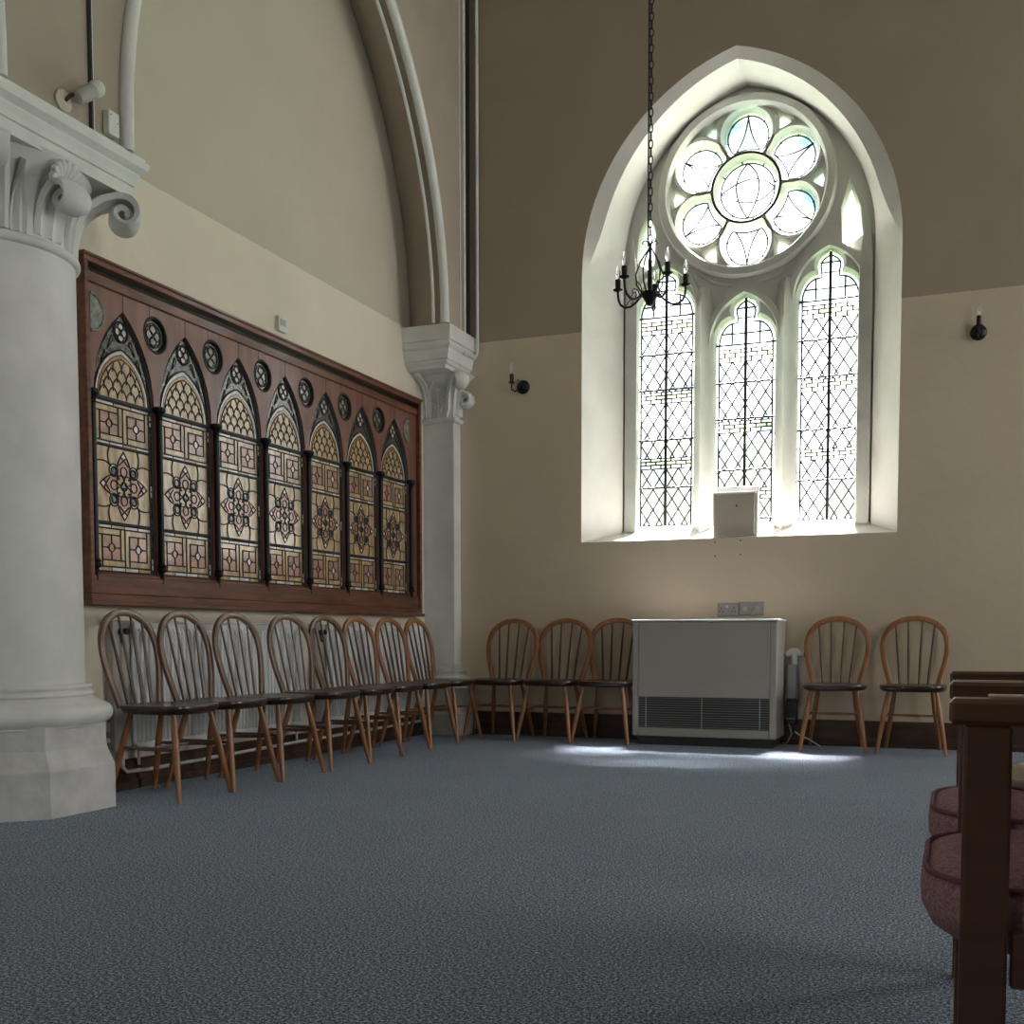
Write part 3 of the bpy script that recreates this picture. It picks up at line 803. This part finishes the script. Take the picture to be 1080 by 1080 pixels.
r0 = gr.build('roundel', ['g_white', 'g_dark', 'g_pink', 'g_grey'], scr); rl.build('leading', 'lead', r0)
r0.location = (0, rounds[1] - oy, ZRD - oz)
for y in rounds[2:-1]:
    q = copy_tree(r0, scr); q.location = (0, y - oy, ZRD - oz)
# half roundels at the two ends, on the face of the boards
for y, s_ in ((rounds[0] + .012, 1), (rounds[-1] - .012, -1)):
    hm = MB(); pts = [(0, -RR)] + [(s_ * RR * cos(t), RR * sin(t)) for t in [radians(-80 + 16 * i) for i in range(11)]] + [(0, RR)]
    hm.add([(.031, u, v) for u, v in pts], tess([pts])); hm.tube([(.031, u, v) for u, v in pts], .007, 6)
    o = hm.build('half_roundel', 'g_grey', scr); o.location = (0, y - oy, ZRD - oz)
# black colonnettes in front of the joints
cm = MB()
cm.lathe([(.011, 1.04), (.011, 1.105), (.013, 1.11)], n=10)
cm.lathe([(.013, 1.10), (.024, 1.108), (.026, 1.118), (.02, 1.128), (.024, 1.136), (.016, 1.146), (.0155, 1.155)], n=16)
cm.lathe([(.0155, 1.15), (.0155, 1.89)], n=14)
cm.lathe([(.0155, 1.885), (.02, 1.89), (.016, 1.897), (.02, 1.91), (.030, 1.925), (.034, 1.93), (.034, 1.945), (.028, 1.95)], n=16)
c0 = cm.build('colonnette', 'iron', scr, smooth=True, angle=40); c0.location = (.042, COLY[0] - oy, -oz)
for y in COLY[1:]:
    q = c0.copy(); COL.objects.link(q); q.parent = scr; q.location = (.042, y - oy, -oz)

# ------------------------------------------------------------------ radiators
def radiator(y0, y1, label):
    t = thing('radiator', label, 'radiator', (XL, (y0 + y1) / 2, 0), group='radiators along the left wall')
    h = (y1 - y0) / 2; z0, z1 = .20, .84
    mb = MB(); n = int((y1 - y0) / .034); rg0 = []
    pts = []
    for i in range(n):
        a = -h + .02 + i * (2 * h - .04) / n; w = (2 * h - .04) / n
        pts += [(a, .062), (a + w * .18, .074), (a + w * .6, .074), (a + w * .78, .062)]
    pts.append((h - .02, .062))
    front = pts; ring = lambda z, e: [(x - e, y, z) for y, x in front]
    mb.rings([ring(z0 + .03, .010), ring(z0 + .05, 0), ring(z1 - .05, 0), ring(z1 - .03, .010)], closed=False)
    mb.box(.052, .066, -h, h, z0, z0 + .034, .003); mb.box(.052, .066, -h, h, z1 - .034, z1, .003)
    mb.box(.052, .066, -h, -h + .022, z0, z1, .003); mb.box(.052, .066, h - .022, h, z0, z1, .003)
    mb.box(.048, .056, -h + .01, h - .01, z0 + .01, z1 - .01)
    mb.box(.030, .038, -h + .01, h - .01, z0 + .01, z1 - .01)
    mb.build('panel', 'rad', t)
    mb = MB(); mb.box(.03, .070, -h, h, z1 - .001, z1 + .006, .002); mb.build('top_grille', 'rad', t)
    mb = MB(); mb.box(.002, .055, -h - .125, -h - .003, z0, z1 + .01, .004); mb.build('valve_cover', 'cover', t)['label'] = 'flat grey beige cover at the radiator end'
    mb = MB(); mb.lathe([(.0, .055), (.018, .056), (.02, .064), (.014, .075), (.018, .09), (.015, .1), (0, .101)], (0, -h - .07, .795), n=14, axis='x'); mb.tube([(.06, -h - .07, .78), (.066, -h - .07, .75), (.062, -h - .055, .735)], .007, 6)
    mb.build('valve_knob', 'black', t, smooth=True)
    for yy in (-h + .05, h - .05): MB().tube([(.05, yy, z0 + .01), (.05, yy, .118)], .008, 8).build('riser_pipe', 'white', t, smooth=True)
    return t
radiator(4.475, 6.04, 'white ribbed radiator nearer the round column, grey cover at its left end')
radiator(6.345, 7.80, 'white ribbed radiator nearer the half pier, grey cover at its left end')
tag(MB().tube([(XL + .055, 4.40, .20), (XL + .055, 4.40, .12), (XL + .055, 4.43, .095), (XL + .055, 4.6, .09), (XL + .055, 6.0, .105), (XL + .055, 7.78, .112)], .010, 8).build('heating_pipe', 'white', smooth=True), 'thin white heating pipe running low along the left skirting board', 'pipe')
jb = thing('fused_socket', 'small white fused spur low on the wall right of the round column', 'socket', (XL + .0, 4.335, .30))
MB().box(.002, .028, -.032, .032, -.055, .045, .004).build('plate', 'white', jb); MB().box(.028, .034, -.015, .015, -.03, .0, .002).build('fuse_carrier', 'grey', jb)

ms = thing('alarm_sensor', 'small white box on the cream wall above the wooden screen', 'sensor', (XL, 5.935, 2.68))
MB().box(-.003, .025, -.045, .045, -.045, .045, .002).build('casing', 'white', ms); MB().box(.025, .028, -.03, .03, -.01, .03, .001).build('lens', 'cover', ms)

# ------------------------------------------------------------------ conduits and lamp above the column
cd = thing('cable_conduit', 'vertical conduit bundle in the corner between spandrel and back wall', 'conduit', (XA, YB, 3.0))
mb = MB(); mb.tube([(.075, -.03, 3.55), (.075, -.03, -.02), (.07, -.035, -.06), (.06, -.06, -.08), (.05, -.20, -.085), (.045, -.23, -.085)], .013, 10); mb.build('white_pipe', 'stone', cd, smooth=True)
MB().box(.0, .022, -.10, -.045, .05, 3.55).build('dark_channel', 'black', cd)
mb = MB(); mb.box(.0, .014, -.135, -.105, .09, 3.55, .003); mb.box(.0, .008, -.20, -.188, .09, 3.55, .002); mb.build('pale_channel', 'stone', cd)
ck = thing('cable_cover', 'thin dark vertical cable cover on the spandrel above the round column', 'cable cover', (XA, 3.955, 2.97))
MB().box(.0, .016, -.012, .0, .0, 3.5).build('dark_strip', 'heater_dark', ck); MB().box(.0, .013, .0, .008, .0, 3.5).build('pale_strip', 'stone', ck)
jb = thing('junction_box', 'flat pale junction box on the spandrel right of the spotlight', 'junction box', (XA, 4.062, 2.985))
MB().box(.0, .035, -.034, .034, .0, .105, .004).build('lid', 'stone', jb)
for y, z in ((-.022, .085), (.02, .06)): MB().lathe([(0, .0345), (.003, .0345), (.003, .0365), (0, .037)], (0, y, z), n=8, axis='x').build('screw', 'black', jb)
sp = thing('spotlight', 'cream spotlight with bare lamp standing over the round column capital', 'spotlight', (XA, 3.80, 2.966))
MB().lathe([(0, .0), (.045, .001), (.045, .012), (.03, .02), (0, .021)], (.0, -.015, .055), n=24, axis='x').build('mount', 'paper', sp, smooth=True)
mb = MB(); mb.tube([(.018, -.015, .055), (.045, -.01, .075), (.055, .01, .085)], .008, 8); mb.build('bracket', 'heater_dark', sp, smooth=True)
d = Vector((.10, .78, .62)).normalized(); s0 = Vector((.065, .005, .065))
def cyl(mb, p, d, prof, n=20):
    a = d.orthogonal().normalized(); b = d.cross(a)
    mb.rings([[p + d * h + (a * cos(2 * pi * j / n) + b * sin(2 * pi * j / n)) * max(r, 1e-4) for j in range(n)] for r, h in prof])
mb = MB(); cyl(mb, s0, d, [(0, 0), (.024, .001), (.026, .012), (.032, .03), (.032, .098), (.029, .10), (.0, .10)]); mb.build('lamp_housing', 'cover', sp, smooth=True)
mb = MB(); cyl(mb, s0 + d * .095, d, [(.024, 0), (.032, .016), (.036, .032), (.034, .048), (.024, .062), (0, .068)]); mb.build('bulb', 'white', sp, smooth=True, angle=80)

# ------------------------------------------------------------------ hoop back chairs
def chair_proto(hoopmat):
    t = thing('dining_chair', 'x', 'chair')
    lean = lambda z: .135 + max(0, z - .43) * .19
    # seat: rounded, slightly saddled, thin rim
    mb = MB(); N = 40; out = []
    for i in range(N):
        a = 2 * pi * i / N; c_, s_ = cos(a), sin(a)
        wx = .209 - .022 * max(0, s_); k = 3.2
        x = wx * (abs(c_) ** (2 / k)) * (1 if c_ >= 0 else -1); y = .20 * (abs(s_) ** (2 / k)) * (1 if s_ >= 0 else -1)
        out.append((x, y - .03))
    rg = []
    for sc_, z in ((.86, .405), (.95, .412), (.995, .428), (1.0, .438), (.985, .446), (.92, .4475), (.7, .443), (.4, .441), (.05, .441)):
        rg.append([(x * sc_, (y + .03) * sc_ - .03, z) for x, y in out])
    mb.rings(rg); mb.build('seat', 'seat', t, smooth=True, angle=60)
    # hoop
    half = [(.150, .435), (.158, .47), (.172, .52), (.186, .57), (.197, .62), (.204, .67), (.204, .72), (.193, .77), (.168, .815), (.130, .850), (.085, .872), (.04, .883), (0, .886)]
    pts = half + [(-x, z) for x, z in half[::-1][1:]]
    sm = []
    for i in range(len(pts) - 1):
        p0_, p1_, p2_, p3_ = pts[max(0, i - 1)], pts[i], pts[i + 1], pts[min(len(pts) - 1, i + 2)]
        for j in range(3):
            u = j / 3; f_ = lambda a, b, c, d: .5 * (2 * b + (c - a) * u + (2 * a - 5 * b + 4 * c - d) * u * u + (-a + 3 * b - 3 * c + d) * u ** 3)
            sm.append((f_(p0_[0], p1_[0], p2_[0], p3_[0]), f_(p0_[1], p1_[1], p2_[1], p3_[1])))
    sm.append(pts[-1])
    path = [(x, lean(z), z) for x, z in sm]
    mb = MB(); mb.sweep(path, [(-.017, -.008), (-.013, -.011), (.013, -.011), (.017, -.008), (.017, .008), (.013, .011), (-.013, .011), (-.017, .008)], (0, -1, .19))
    mb.build('hoop', hoopmat, t, smooth=True, angle=50)
    for xb, xt, zt in ((-.088, -.125, .848), (-.032, -.045, .878), (.032, .045, .878), (.088, .125, .848)):
        mb = MB(); mb.tube([(xb + (xt - xb) * k, lean(.435 + (zt - .435) * k), .435 + (zt - .435) * k) for k in (0, .3, .6, 1)], [.009, .0088, .0075, .0058], 8)
        mb.build('spindle', 'spindle', t, smooth=True)
    F = [((-.145, -.155), (-.212, -.225)), ((.145, -.155), (.212, -.225))]; B = [((-.115, .10), (-.175, .195)), ((.115, .10), (.175, .195))]
    pos = {}
    for i, ((xa, ya), (xf, yf)) in enumerate(F + B):
        P = lambda k: (xa + (xf - xa) * k, ya + (yf - ya) * k, .42 * (1 - k))
        mb = MB(); mb.tube([P(k) for k in (0, .15, .35, .6, .8, 1)], [.0115, .0145, .0172, .016, .0132, .0105], 10)
        mb.build('leg', 'chair', t, smooth=True, angle=60); pos[i] = P(.42)
    for a, b in ((0, 2), (1, 3)):
        A, B_ = Vector(pos[a]), Vector(pos[b]); mb = MB(); mb.tube([A.lerp(B_, k) for k in (0, .25, .5, .75, 1)], [.007, .009, .0105, .009, .007], 8); mb.build('stretcher', hoopmat, t, smooth=True)
    A, B_ = (Vector(pos[0]) + Vector(pos[2])) / 2, (Vector(pos[1]) + Vector(pos[3])) / 2
    mb = MB(); mb.tube([A.lerp(B_, k) for k in (0, .25, .5, .75, 1)], [.006, .008, .010, .008, .006], 8); mb.build('stretcher', hoopmat, t, smooth=True)
    return t
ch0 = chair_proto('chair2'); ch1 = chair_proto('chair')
used = {0: False, 1: False}
def place_chair(kind, x, y, rz, label, group):
    src = (ch0, ch1)[kind]
    if used[kind]: o = copy_tree(src)
    else: o = src; used[kind] = True
    o.location = (x, y, 0); o.rotation_euler = (0, 0, radians(rz)); o['label'] = label; o['group'] = group
    return o
LG = 'hoop back chairs along the left wall'; BG = 'hoop back chairs along the back wall'
LC = [(-3.51, 4.34, 93, 'hoop back wooden chair nearest the round column, first of the left row'),
      (-3.51, 4.757, 93, 'hoop back wooden chair close behind the first one by the round column'),
      (-3.49, 5.18, 91, 'third hoop back wooden chair from the round column, by the ribbed radiator'),
      (-3.49, 5.70, 88, 'fourth hoop back wooden chair from the round column, by the radiator end'),
      (-3.49, 6.14, 90, 'fifth hoop back wooden chair from the round column, before the grey valve cover'),
      (-3.50, 6.565, 90, 'sixth hoop back wooden chair from the round column, third from the half pier'),
      (-3.49, 7.0, 89, 'seventh hoop back wooden chair from the round column, second from the half pier'),
      (-3.49, 7.43, 90, 'last hoop back wooden chair of the left row, beside the half pier')]
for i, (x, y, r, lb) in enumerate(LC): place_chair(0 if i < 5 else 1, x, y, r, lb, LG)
BC = [(-3.15, 7.77, -4.5, 'hoop back wooden chair by the back wall next to the corner pier'),
      (-2.722, 7.77, -4.5, 'hoop back wooden chair in the middle between corner pier and beige heater'),
      (-2.308, 7.77, -1, 'hoop back wooden chair just left of the beige heater, partly hidden'),
      (-.722, 7.79, 2.5, 'hoop back wooden chair just right of the beige heater'),
      (-.225, 7.78, 0, 'hoop back wooden chair right of the heater, behind the armchairs')]
for x, y, r, lb in BC: place_chair(1, x, y, r, lb, BG)

# ------------------------------------------------------------------ armchairs at the right
def armchair(y0, label):
    """faces -x; y0 is the outer face of its near arm"""
    W_ = .585; t = thing('armchair', label, 'armchair', (.3, y0 + W_ / 2, 0), group='mauve armchairs at the right edge')
    gx = lambda x: x - .3; gy = lambda y: y - W_ / 2
    for ya in (0, W_ - .045):
        mb = MB(); mb.box(gx(.0), gx(.60), gy(ya - .006), gy(ya + .051), .658, .691, .006); mb.build('armrest', 'arm', t)
        mb = MB(); mb.box(gx(.018), gx(.074), gy(ya), gy(ya + .045), 0, .659, .004); mb.build('leg', 'arm', t)
        mb = MB()
        rg = [[(gx(x0_), gy(ya), z), (gx(x0_ + .055), gy(ya), z), (gx(x0_ + .055), gy(ya + .045), z), (gx(x0_), gy(ya + .045), z)] for x0_, z in ((.60, 0), (.54, .40), (.56, .66), (.64, 1.0))]
        mb.rings(rg); mb.build('leg', 'arm', t)
        mb = MB(); mb.box(gx(.078), gx(.55), gy(ya + .008), gy(ya + .036), .325, .395, .003); mb.build('side_rail', 'arm', t)
    mb = MB(); mb.box(gx(.03), gx(.055), gy(.045), gy(W_ - .045), .30, .345, .003); mb.build('front_rail', 'arm', t)
    # seat cushion with rounded front
    def cushion(x0_, x1_, y0_, y1_, z0_, z1_, rr=.05):
        mb = MB(); pl = []
        for cx_, cy_, a0 in ((x0_ + .15, y0_ + .15, 180), (x1_ - .03, y0_ + .03, 270), (x1_ - .03, y1_ - .03, 0), (x0_ + .15, y1_ - .15, 90)):
            r_ = .15 if cx_ < (x0_ + x1_) / 2 else .03
            for k in range(7): a = radians(a0 + 15 * k); pl.append((cx_ + r_ * cos(a), cy_ + r_ * sin(a)))
        cx_, cy_ = (x0_ + x1_) / 2, (y0_ + y1_) / 2
        rg = []
        for e, z in ((.07, z0_), (.03, z0_ + .006), (.012, z0_ + .02), (0, z0_ + .045), (-.002, z1_ - .03), (.006, z1_ - .012), (.018, z1_ - .004), (.05, z1_ + .004), (.12, z1_ + .008), (.24, z1_ + .010)):
            rg.append([(gx(cx_ + (x - cx_) * (1 - e / .26)), gy(cy_ + (y - cy_) * (1 - e / .26)), z) for x, y in pl])
        mb.rings(rg); return mb, [(gx(x), gy(y), z1_ - .012) for x, y in pl]
    mb, pp = cushion(-.032, .50, .050, W_ - .050, .342, .447)
    cu = mb.build('seat_cushion', 'mauve_fabric', t, smooth=True, angle=70)
    MB().tube([(p[0] * .985, p[1] * .985, p[2] + .004) for p in pp], .0045, 8, loop=True).build('piping', 'piping', cu, smooth=True)
    mb = MB(); mb.box(gx(.50), gx(.58), gy(.055), gy(W_ - .055), .47, .98, .02); mb.build('back_cushion', 'mauve_fabric', t)
    return t
armchair(1.50, 'nearest wooden armchair with mauve seat cushion at the right edge')
armchair(2.10, 'wooden armchair with mauve seat, beyond the nearest armchair')
tn = thing('trinket_tin', 'round cream lidded tin with silver rim on the farther mauve seat', 'tin', (.172, 2.50, .458))
MB().lathe([(0, 0), (.05, 0), (.052, .004), (.052, .018), (.05, .02)], n=28).build('tin_body', 'chrome', tn, smooth=True)
MB().lathe([(.05, .018), (.051, .03), (.047, .044), (.03, .05), (0, .052)], n=28).build('lid', 'paper', tn, smooth=True)
tag(MB().box(.046, .20, 1.52, 1.545, .692, .6955, .001).build('folded_paper', 'paper'), 'folded cream paper lying on the nearest armrest', 'paper')

# ------------------------------------------------------------------ heater
HX0, HX1, HY = -2.092, -1.088, 7.62
ht = thing('gas_heater', 'large beige wall heater with dark slatted grille under the window', 'heater', ((HX0 + HX1) / 2, HY, 0))
w = (HX1 - HX0) / 2
mb = MB(); mb.box(-w, w, .012, .41, .065, .872, .004); mb.build('casing', 'heater', ht)
mb = MB(); mb.box(-w, -w + .045, 0, .02, .065, .868, .006); mb.box(w - .028 - .02, w, 0, .02, .065, .868, .006); mb.box(-w + .046, w - .049, 0, .02, .065, .125, .004); mb.build('front_frame', 'heater', ht)
mb = MB(); mb.box(-w + .046, w - .049, -.002, .016, .342, .866, .004); mb.box(-w + .046, w - .049, -.0025, 0, .676, .678); mb.build('front_panel', 'heater', ht)
mb = MB(); mb.box(-w - .006, w + .006, -.008, .42, .870, .884, .003); mb.build('top_panel', 'rad', ht)['label'] = 'top edge, daylight on it painted as white'  # bright daylight on the heater top put into a white colour
mb = MB(); mb.box(-w + .046, w - .049, .010, .0125, .125, .342); g = mb.build('grille', 'heater_dark', ht)
mb = MB()
for i in range(13):
    z = .133 + i * .0166; mb.add([(-w + .047, -.001, z), (w - .05, -.001, z), (w - .05, -.001, z + .0036), (-w + .047, -.001, z + .0036)], [(0, 1, 2, 3)])
    mb.add([(-w + .047, -.001, z + .0036), (w - .05, -.001, z + .0036), (-w + .047, .009, z + .009), (w - .05, .009, z + .009)], [(0, 1, 3, 2)], 1)
mb.build('slats', ['grey', 'heater_dark'], g)
mb = MB()
for x in (-w + .10, -.005, w - .11): mb.box(x - .002, x + .002, -.004, -.001, .128, .340)
mb.build('grille_bars', 'chrome', g)
MB().box(-w + .03, w - .03, .05, .41, 0, .066).build('plinth', 'heater_dark', ht)
vc = thing('heater_valve', 'grey gas valve and controls on the wall at the right side of the heater', 'valve', (-1.03, YB, .3))
MB().box(-.035, .03, -.10, -.02, .03, .27, .004).build('control_box', 'grey', vc)
MB().box(-.04, .03, -.10, -.02, -.15, .02, .004).build('terminal_box', 'black', vc)
mb = MB(); mb.tube([(-.05, -.06, .335), (-.01, -.06, .36), (.02, -.06, .36), (.045, -.06, .345), (.08, -.06, .345)], [.02, .025, .026, .018, .016], 12); mb.tube([(.01, -.06, .35), (.01, -.06, .27)], .022, 12); mb.build('pipe_elbow', 'stone', vc, smooth=True)
MB().lathe([(0, .075), (.024, .076), (.027, .085), (.027, .105), (0, .106)], (0, -.06, .345), n=16, axis='x').build('knob', 'black', vc, smooth=True)
mb = MB(); mb.tube([(.035, -.06, .32), (.042, -.06, .2), (.055, -.06, .06), (.05, -.06, -.02)], .009, 8); mb.tube([(-.02, -.08, -.15), (.0, -.09, -.22), (-.03, -.1, -.285), (-.06, -.1, -.29)], .006, 8); mb.build('hose', 'grey', vc, smooth=True)
mb = MB()
for i in range(5): mb.box(-.03 + .012 * i, -.025 + .012 * i, -.103, -.099, -.115, -.108)
mb.build('terminals', 'white', vc)
tag(MB().tube([(-1.0, 7.93, .10), (-.96, 7.90, .075), (-.90, 7.88, .055), (-.82, 7.86, .008)], .005, 8).build('power_cable', 'white', smooth=True), 'short white cable dropping to the carpet right of the heater', 'cable')

# sockets above the heater
so = thing('double_socket', 'grey double power socket on the back wall above the heater', 'socket', (-1.503, YB, .957))
MB().box(-.074, .074, -.012, 0, -.045, .047, .004).build('plate', 'grey', so)
mb = MB()
for x in (-.045, .045):
    for dx, dz in ((0, .012), (-.011, -.012), (.011, -.012)): mb.box(x + dx - .003, x + dx + .003, -.0135, -.011, dz - .005, dz + .005)
mb.build('pin_holes', 'black', so); MB().box(-.014, .004, -.018, -.012, .014, .034, .002).build('rocker_switch', 'white', so)
for x, lb in ((-1.380, 'grey blank wall plate beside the double socket, above the heater'), (-1.288, 'rightmost grey wall plate above the heater')):
    s2 = thing('wall_plate', lb, 'wall plate', (x, YB, .963), group='grey plates above the heater')
    MB().box(-.044, .044, -.012, 0, -.045, .048, .004).build('plate', 'grey', s2)
    MB().lathe([(.012, -.0135), (.016, -.0125), (.016, -.011)], n=16, axis='y').build('round_outlet', 'cover', s2)
    for dx in (-.033, .033): MB().lathe([(0, -.0135), (.004, -.013), (.004, -.011)], (dx, 0, 0), n=8, axis='y').build('screw', 'black', s2)
mb = MB()
for x, z in ((-1.602, 1.445), (-1.418, 1.455), (-1.60, 1.345), (-1.417, 1.352)): mb.lathe([(0, -.002), (.006, -.0018), (.006, .001)], (x, YB, z), n=8, axis='y')
tag(mb.build('screw_holes', 'black'), 'four small dark screw holes in the wall under the window sill', 'screw holes')

# box on the window sill
bo = thing('cream_box', 'square cream boxed board standing on the window sill before the middle lancet', 'box', (-1.475, 8.13, 1.492))
w = .152
MB().box(-w + .008, w - .008, -.015, .04, .006, .305, .003).build('front_panel', 'board', bo)
mb = MB(); mb.box(-w, w, -.02, .05, .300, .316, .003); mb.box(-w - .003, -w + .01, -.012, .05, 0, .305, .003); mb.box(w - .01, w + .014, -.012, .07, 0, .305, .003); mb.box(-w, w, -.012, .05, 0, .012, .002); mb.build('rim', 'white', bo)
mb = MB(); mb.box(-w + .02, w + .008, .05, .09, .012, .362, .003); mb.build('back_slab', 'white', bo)
MB().lathe([(0, -.0175), (.008, -.017), (.008, -.014)], (.016, 0, .215), n=8, axis='y').build('keyhole', 'black', bo)

# ------------------------------------------------------------------ wall lights
def candle_bulb(mb, p, s=1.0):
    mb.lathe([(r * s, h * s) for r, h in ((.008, 0), (.0125, .012), (.0165, .028), (.0165, .040), (.012, .060), (.006, .078), (.001, .090))], p, n=16)
def sconce(x, z, dx, label):
    t = thing('wall_light', label, 'wall light', (x, YB, z), group='black candle wall lights on the back wall')
    mb = MB(); mb.lathe([(0, -.03), (.02, -.028), (.045, -.018), (.052, -.008), (.053, 0)], n=28, axis='y'); mb.build('back_plate', 'iron', t, smooth=True)
    px, py = dx, -.085
    pts = [(0, -.02, .02), (dx * .25, -.05, -.02), (dx * .6, -.08, -.045), (px, py, -.03), (px, py, .02)]
    mb = MB(); mb.tube(pts, .006, 8); mb.tube([(0, -.02, .0), (dx * .2, -.045, .035), (dx * .4, -.05, .05), (dx * .55, -.05, .035)], .004, 8); mb.build('arm', 'iron', t, smooth=True)
    mb = MB(); mb.lathe([(.006, .012), (.026, .022), (.026, .026), (.016, .028)], (px, py, 0), n=20); mb.lathe([(.016, .026), (.0165, .085), (.013, .086)], (px, py, 0), n=16); mb.build('candle_holder', 'iron', t, smooth=True, angle=50)
    mb = MB(); candle_bulb(mb, (px, py, .083)); mb.build('candle_bulb', 'bulb', t, smooth=True, angle=80)
sconce(-3.086, 2.672, -.062, 'black candle wall light left of the window, near the corner pier')
sconce(.128, 2.765, -.0, 'black candle wall light on the wall right of the window')

# ------------------------------------------------------------------ chandelier
CHY = 6.2; CHX = -1.612; ZB_ = 2.62
cl = thing('chandelier', 'black wrought iron chandelier with candle bulbs hanging before the window', 'chandelier', (CHX, CHY, 2.62))
S_ = .202
mb = MB(); mb.lathe([(0, .0), (.014, .002), (.03, .03), (.05, .066), (.052, .074), (.02, .078), (.012, .09), (.012, .24), (.014, .25)], n=24)
mb.build('centre_body', 'iron', cl, smooth=True, angle=50)
mb = MB(); mb.tube([(0, 0, .24), (0, 0, .345)], .008, 8)
for k in range(5):
    a = radians(40 + 72 * k); d = Vector((cos(a), sin(a), 0))
    mb.tube([Vector((0, 0, .33)) + d * .0, Vector((0, 0, .30)) + d * .02, Vector((0, 0, .25)) + d * .055, Vector((0, 0, .18)) + d * .082, Vector((0, 0, .12)) + d * .075, Vector((0, 0, .075)) + d * .045], .0045, 6)
    mb.tube([Vector((0, 0, .33)), Vector((0, 0, .355)) + d * .018, Vector((0, 0, .362)) + d * .036, Vector((0, 0, .35)) + d * .046, Vector((0, 0, .342)) + d * .038], .003, 6)
mb.build('cage', 'iron', cl, smooth=True)
for k in range(5):
    a = radians(21.5 + 3 - 72 * k); d = Vector((cos(a), sin(a), 0)); Z = lambda r, z: d * r + Vector((0, 0, z))
    mb = MB()
    mb.tube([Z(.03, .075), Z(.055, .062), Z(.085, .035), Z(.12, .015), Z(.155, .015), Z(.185, .035), Z(S_ - .004, .065), Z(S_, .10), Z(S_, .115)], .0068, 8)
    mb.tube([Z(.155, .015), Z(.135, .045), Z(.115, .055), Z(.105, .04), Z(.113, .03), Z(.12, .036)], .0032, 6)
    mb.tube([Z(.06, .06), Z(.075, .10), Z(.10, .115), Z(.112, .10), Z(.10, .088)], .0032, 6)
    ar = mb.build('arm', 'iron', cl, smooth=True)
    c = (d.x * S_, d.y * S_, 0)
    mb = MB(); mb.lathe([(.005, .108), (.028, .120), (.029, .124), (.016, .126)], c, n=20); mb.lathe([(.0155, .124), (.016, .178), (.012, .179)], c, n=14); mb.build('candle_holder', 'iron', ar, smooth=True, angle=50)
    mb = MB(); candle_bulb(mb, (c[0], c[1], .176)); mb.build('candle_bulb', 'bulb', ar, smooth=True, angle=80)
# chain
mb = MB(); z = .345; k = 0
while z + 2.62 < ZC - .03:
    pts = []
    for i in range(14):
        t_ = 2 * pi * i / 14; u = .0105 * cos(t_); v = .026 * sin(t_) * 1.0
        pts.append((u if k % 2 == 0 else 0, 0 if k % 2 == 0 else u, z + .024 + v))
    mb.tube(pts, .0034, 5, loop=True); z += .043; k += 1
mb.tube([(-.014, .006, .33), (-.016, .006, 2.0), (-.014, .006, ZC - 2.64)], .0045, 6)
mb.build('chain', 'iron', cl, smooth=True)
MB().lathe([(.02, ZC - 2.70), (.05, ZC - 2.66), (.05, ZC - 2.622), (0, ZC - 2.622)], n=20).build('ceiling_rose', 'iron', cl, smooth=True)

# ------------------------------------------------------------------ light
def area(name, loc, rot_, sx, sy, power, color):
    l = bpy.data.lights.new(name, 'AREA'); l.shape = 'RECTANGLE'; l.size = sx; l.size_y = sy; l.energy = power; l.color = color
    o = bpy.data.objects.new(name, l); COL.objects.link(o); o.location = loc; o.rotation_euler = rot_; return o
for i, (a, b) in enumerate(op): area('right_window_daylight', (XR - .02, (a + b) / 2, 2.95), (0, radians(90), 0), 3.3, b - a, (34, 52)[i], (1, .97, .92))
for a, b in opf: area('front_window_daylight', ((a + b) / 2, YF + .02, 2.9), (radians(90), 0, 0), b - a, 3.6, 7, (.93, .97, 1))
sun = bpy.data.lights.new('sun', 'SUN'); sun.energy = 115; sun.angle = radians(9); sun.color = (1, .95, .89)
so_ = bpy.data.objects.new('sun', sun); COL.objects.link(so_); so_.rotation_euler = (radians(-24), 0, radians(-2))
w = bpy.data.worlds.new('world'); scene.world = w; w.use_nodes = True
bg = w.node_tree.nodes['Background']; bg.inputs[0].default_value = (.92, .95, 1.0, 1); bg.inputs[1].default_value = 3.2

# ------------------------------------------------------------------ camera
cam = bpy.data.cameras.new('camera'); co = bpy.data.objects.new('camera', cam); COL.objects.link(co); scene.camera = co
yaw, pit, rol, f_, cy_ = .376, -.059, -.001, 1170.729, 739.934
fw = Vector((-sin(yaw) * cos(pit), cos(yaw) * cos(pit), sin(pit))); r0_ = Vector((cos(yaw), sin(yaw), 0)); u0_ = r0_.cross(fw)
r_ = r0_ * cos(rol) + u0_ * sin(rol); u_ = -r0_ * sin(rol) + u0_ * cos(rol)
co.matrix_world = Matrix(((r_.x, u_.x, -fw.x, 0), (r_.y, u_.y, -fw.y, 0), (r_.z, u_.z, -fw.z, .77), (0, 0, 0, 1)))
cam.sensor_width = 36; cam.lens = 36 * f_ / 1080; cam.shift_x = 0; cam.shift_y = (cy_ - 540) / 1080
cam.clip_start = .05; cam.clip_end = 200
vs = scene.view_settings; vs.view_transform = 'Standard'; vs.look = 'None'; vs.gamma = 1; vs.exposure = .35; vs.use_curve_mapping = False
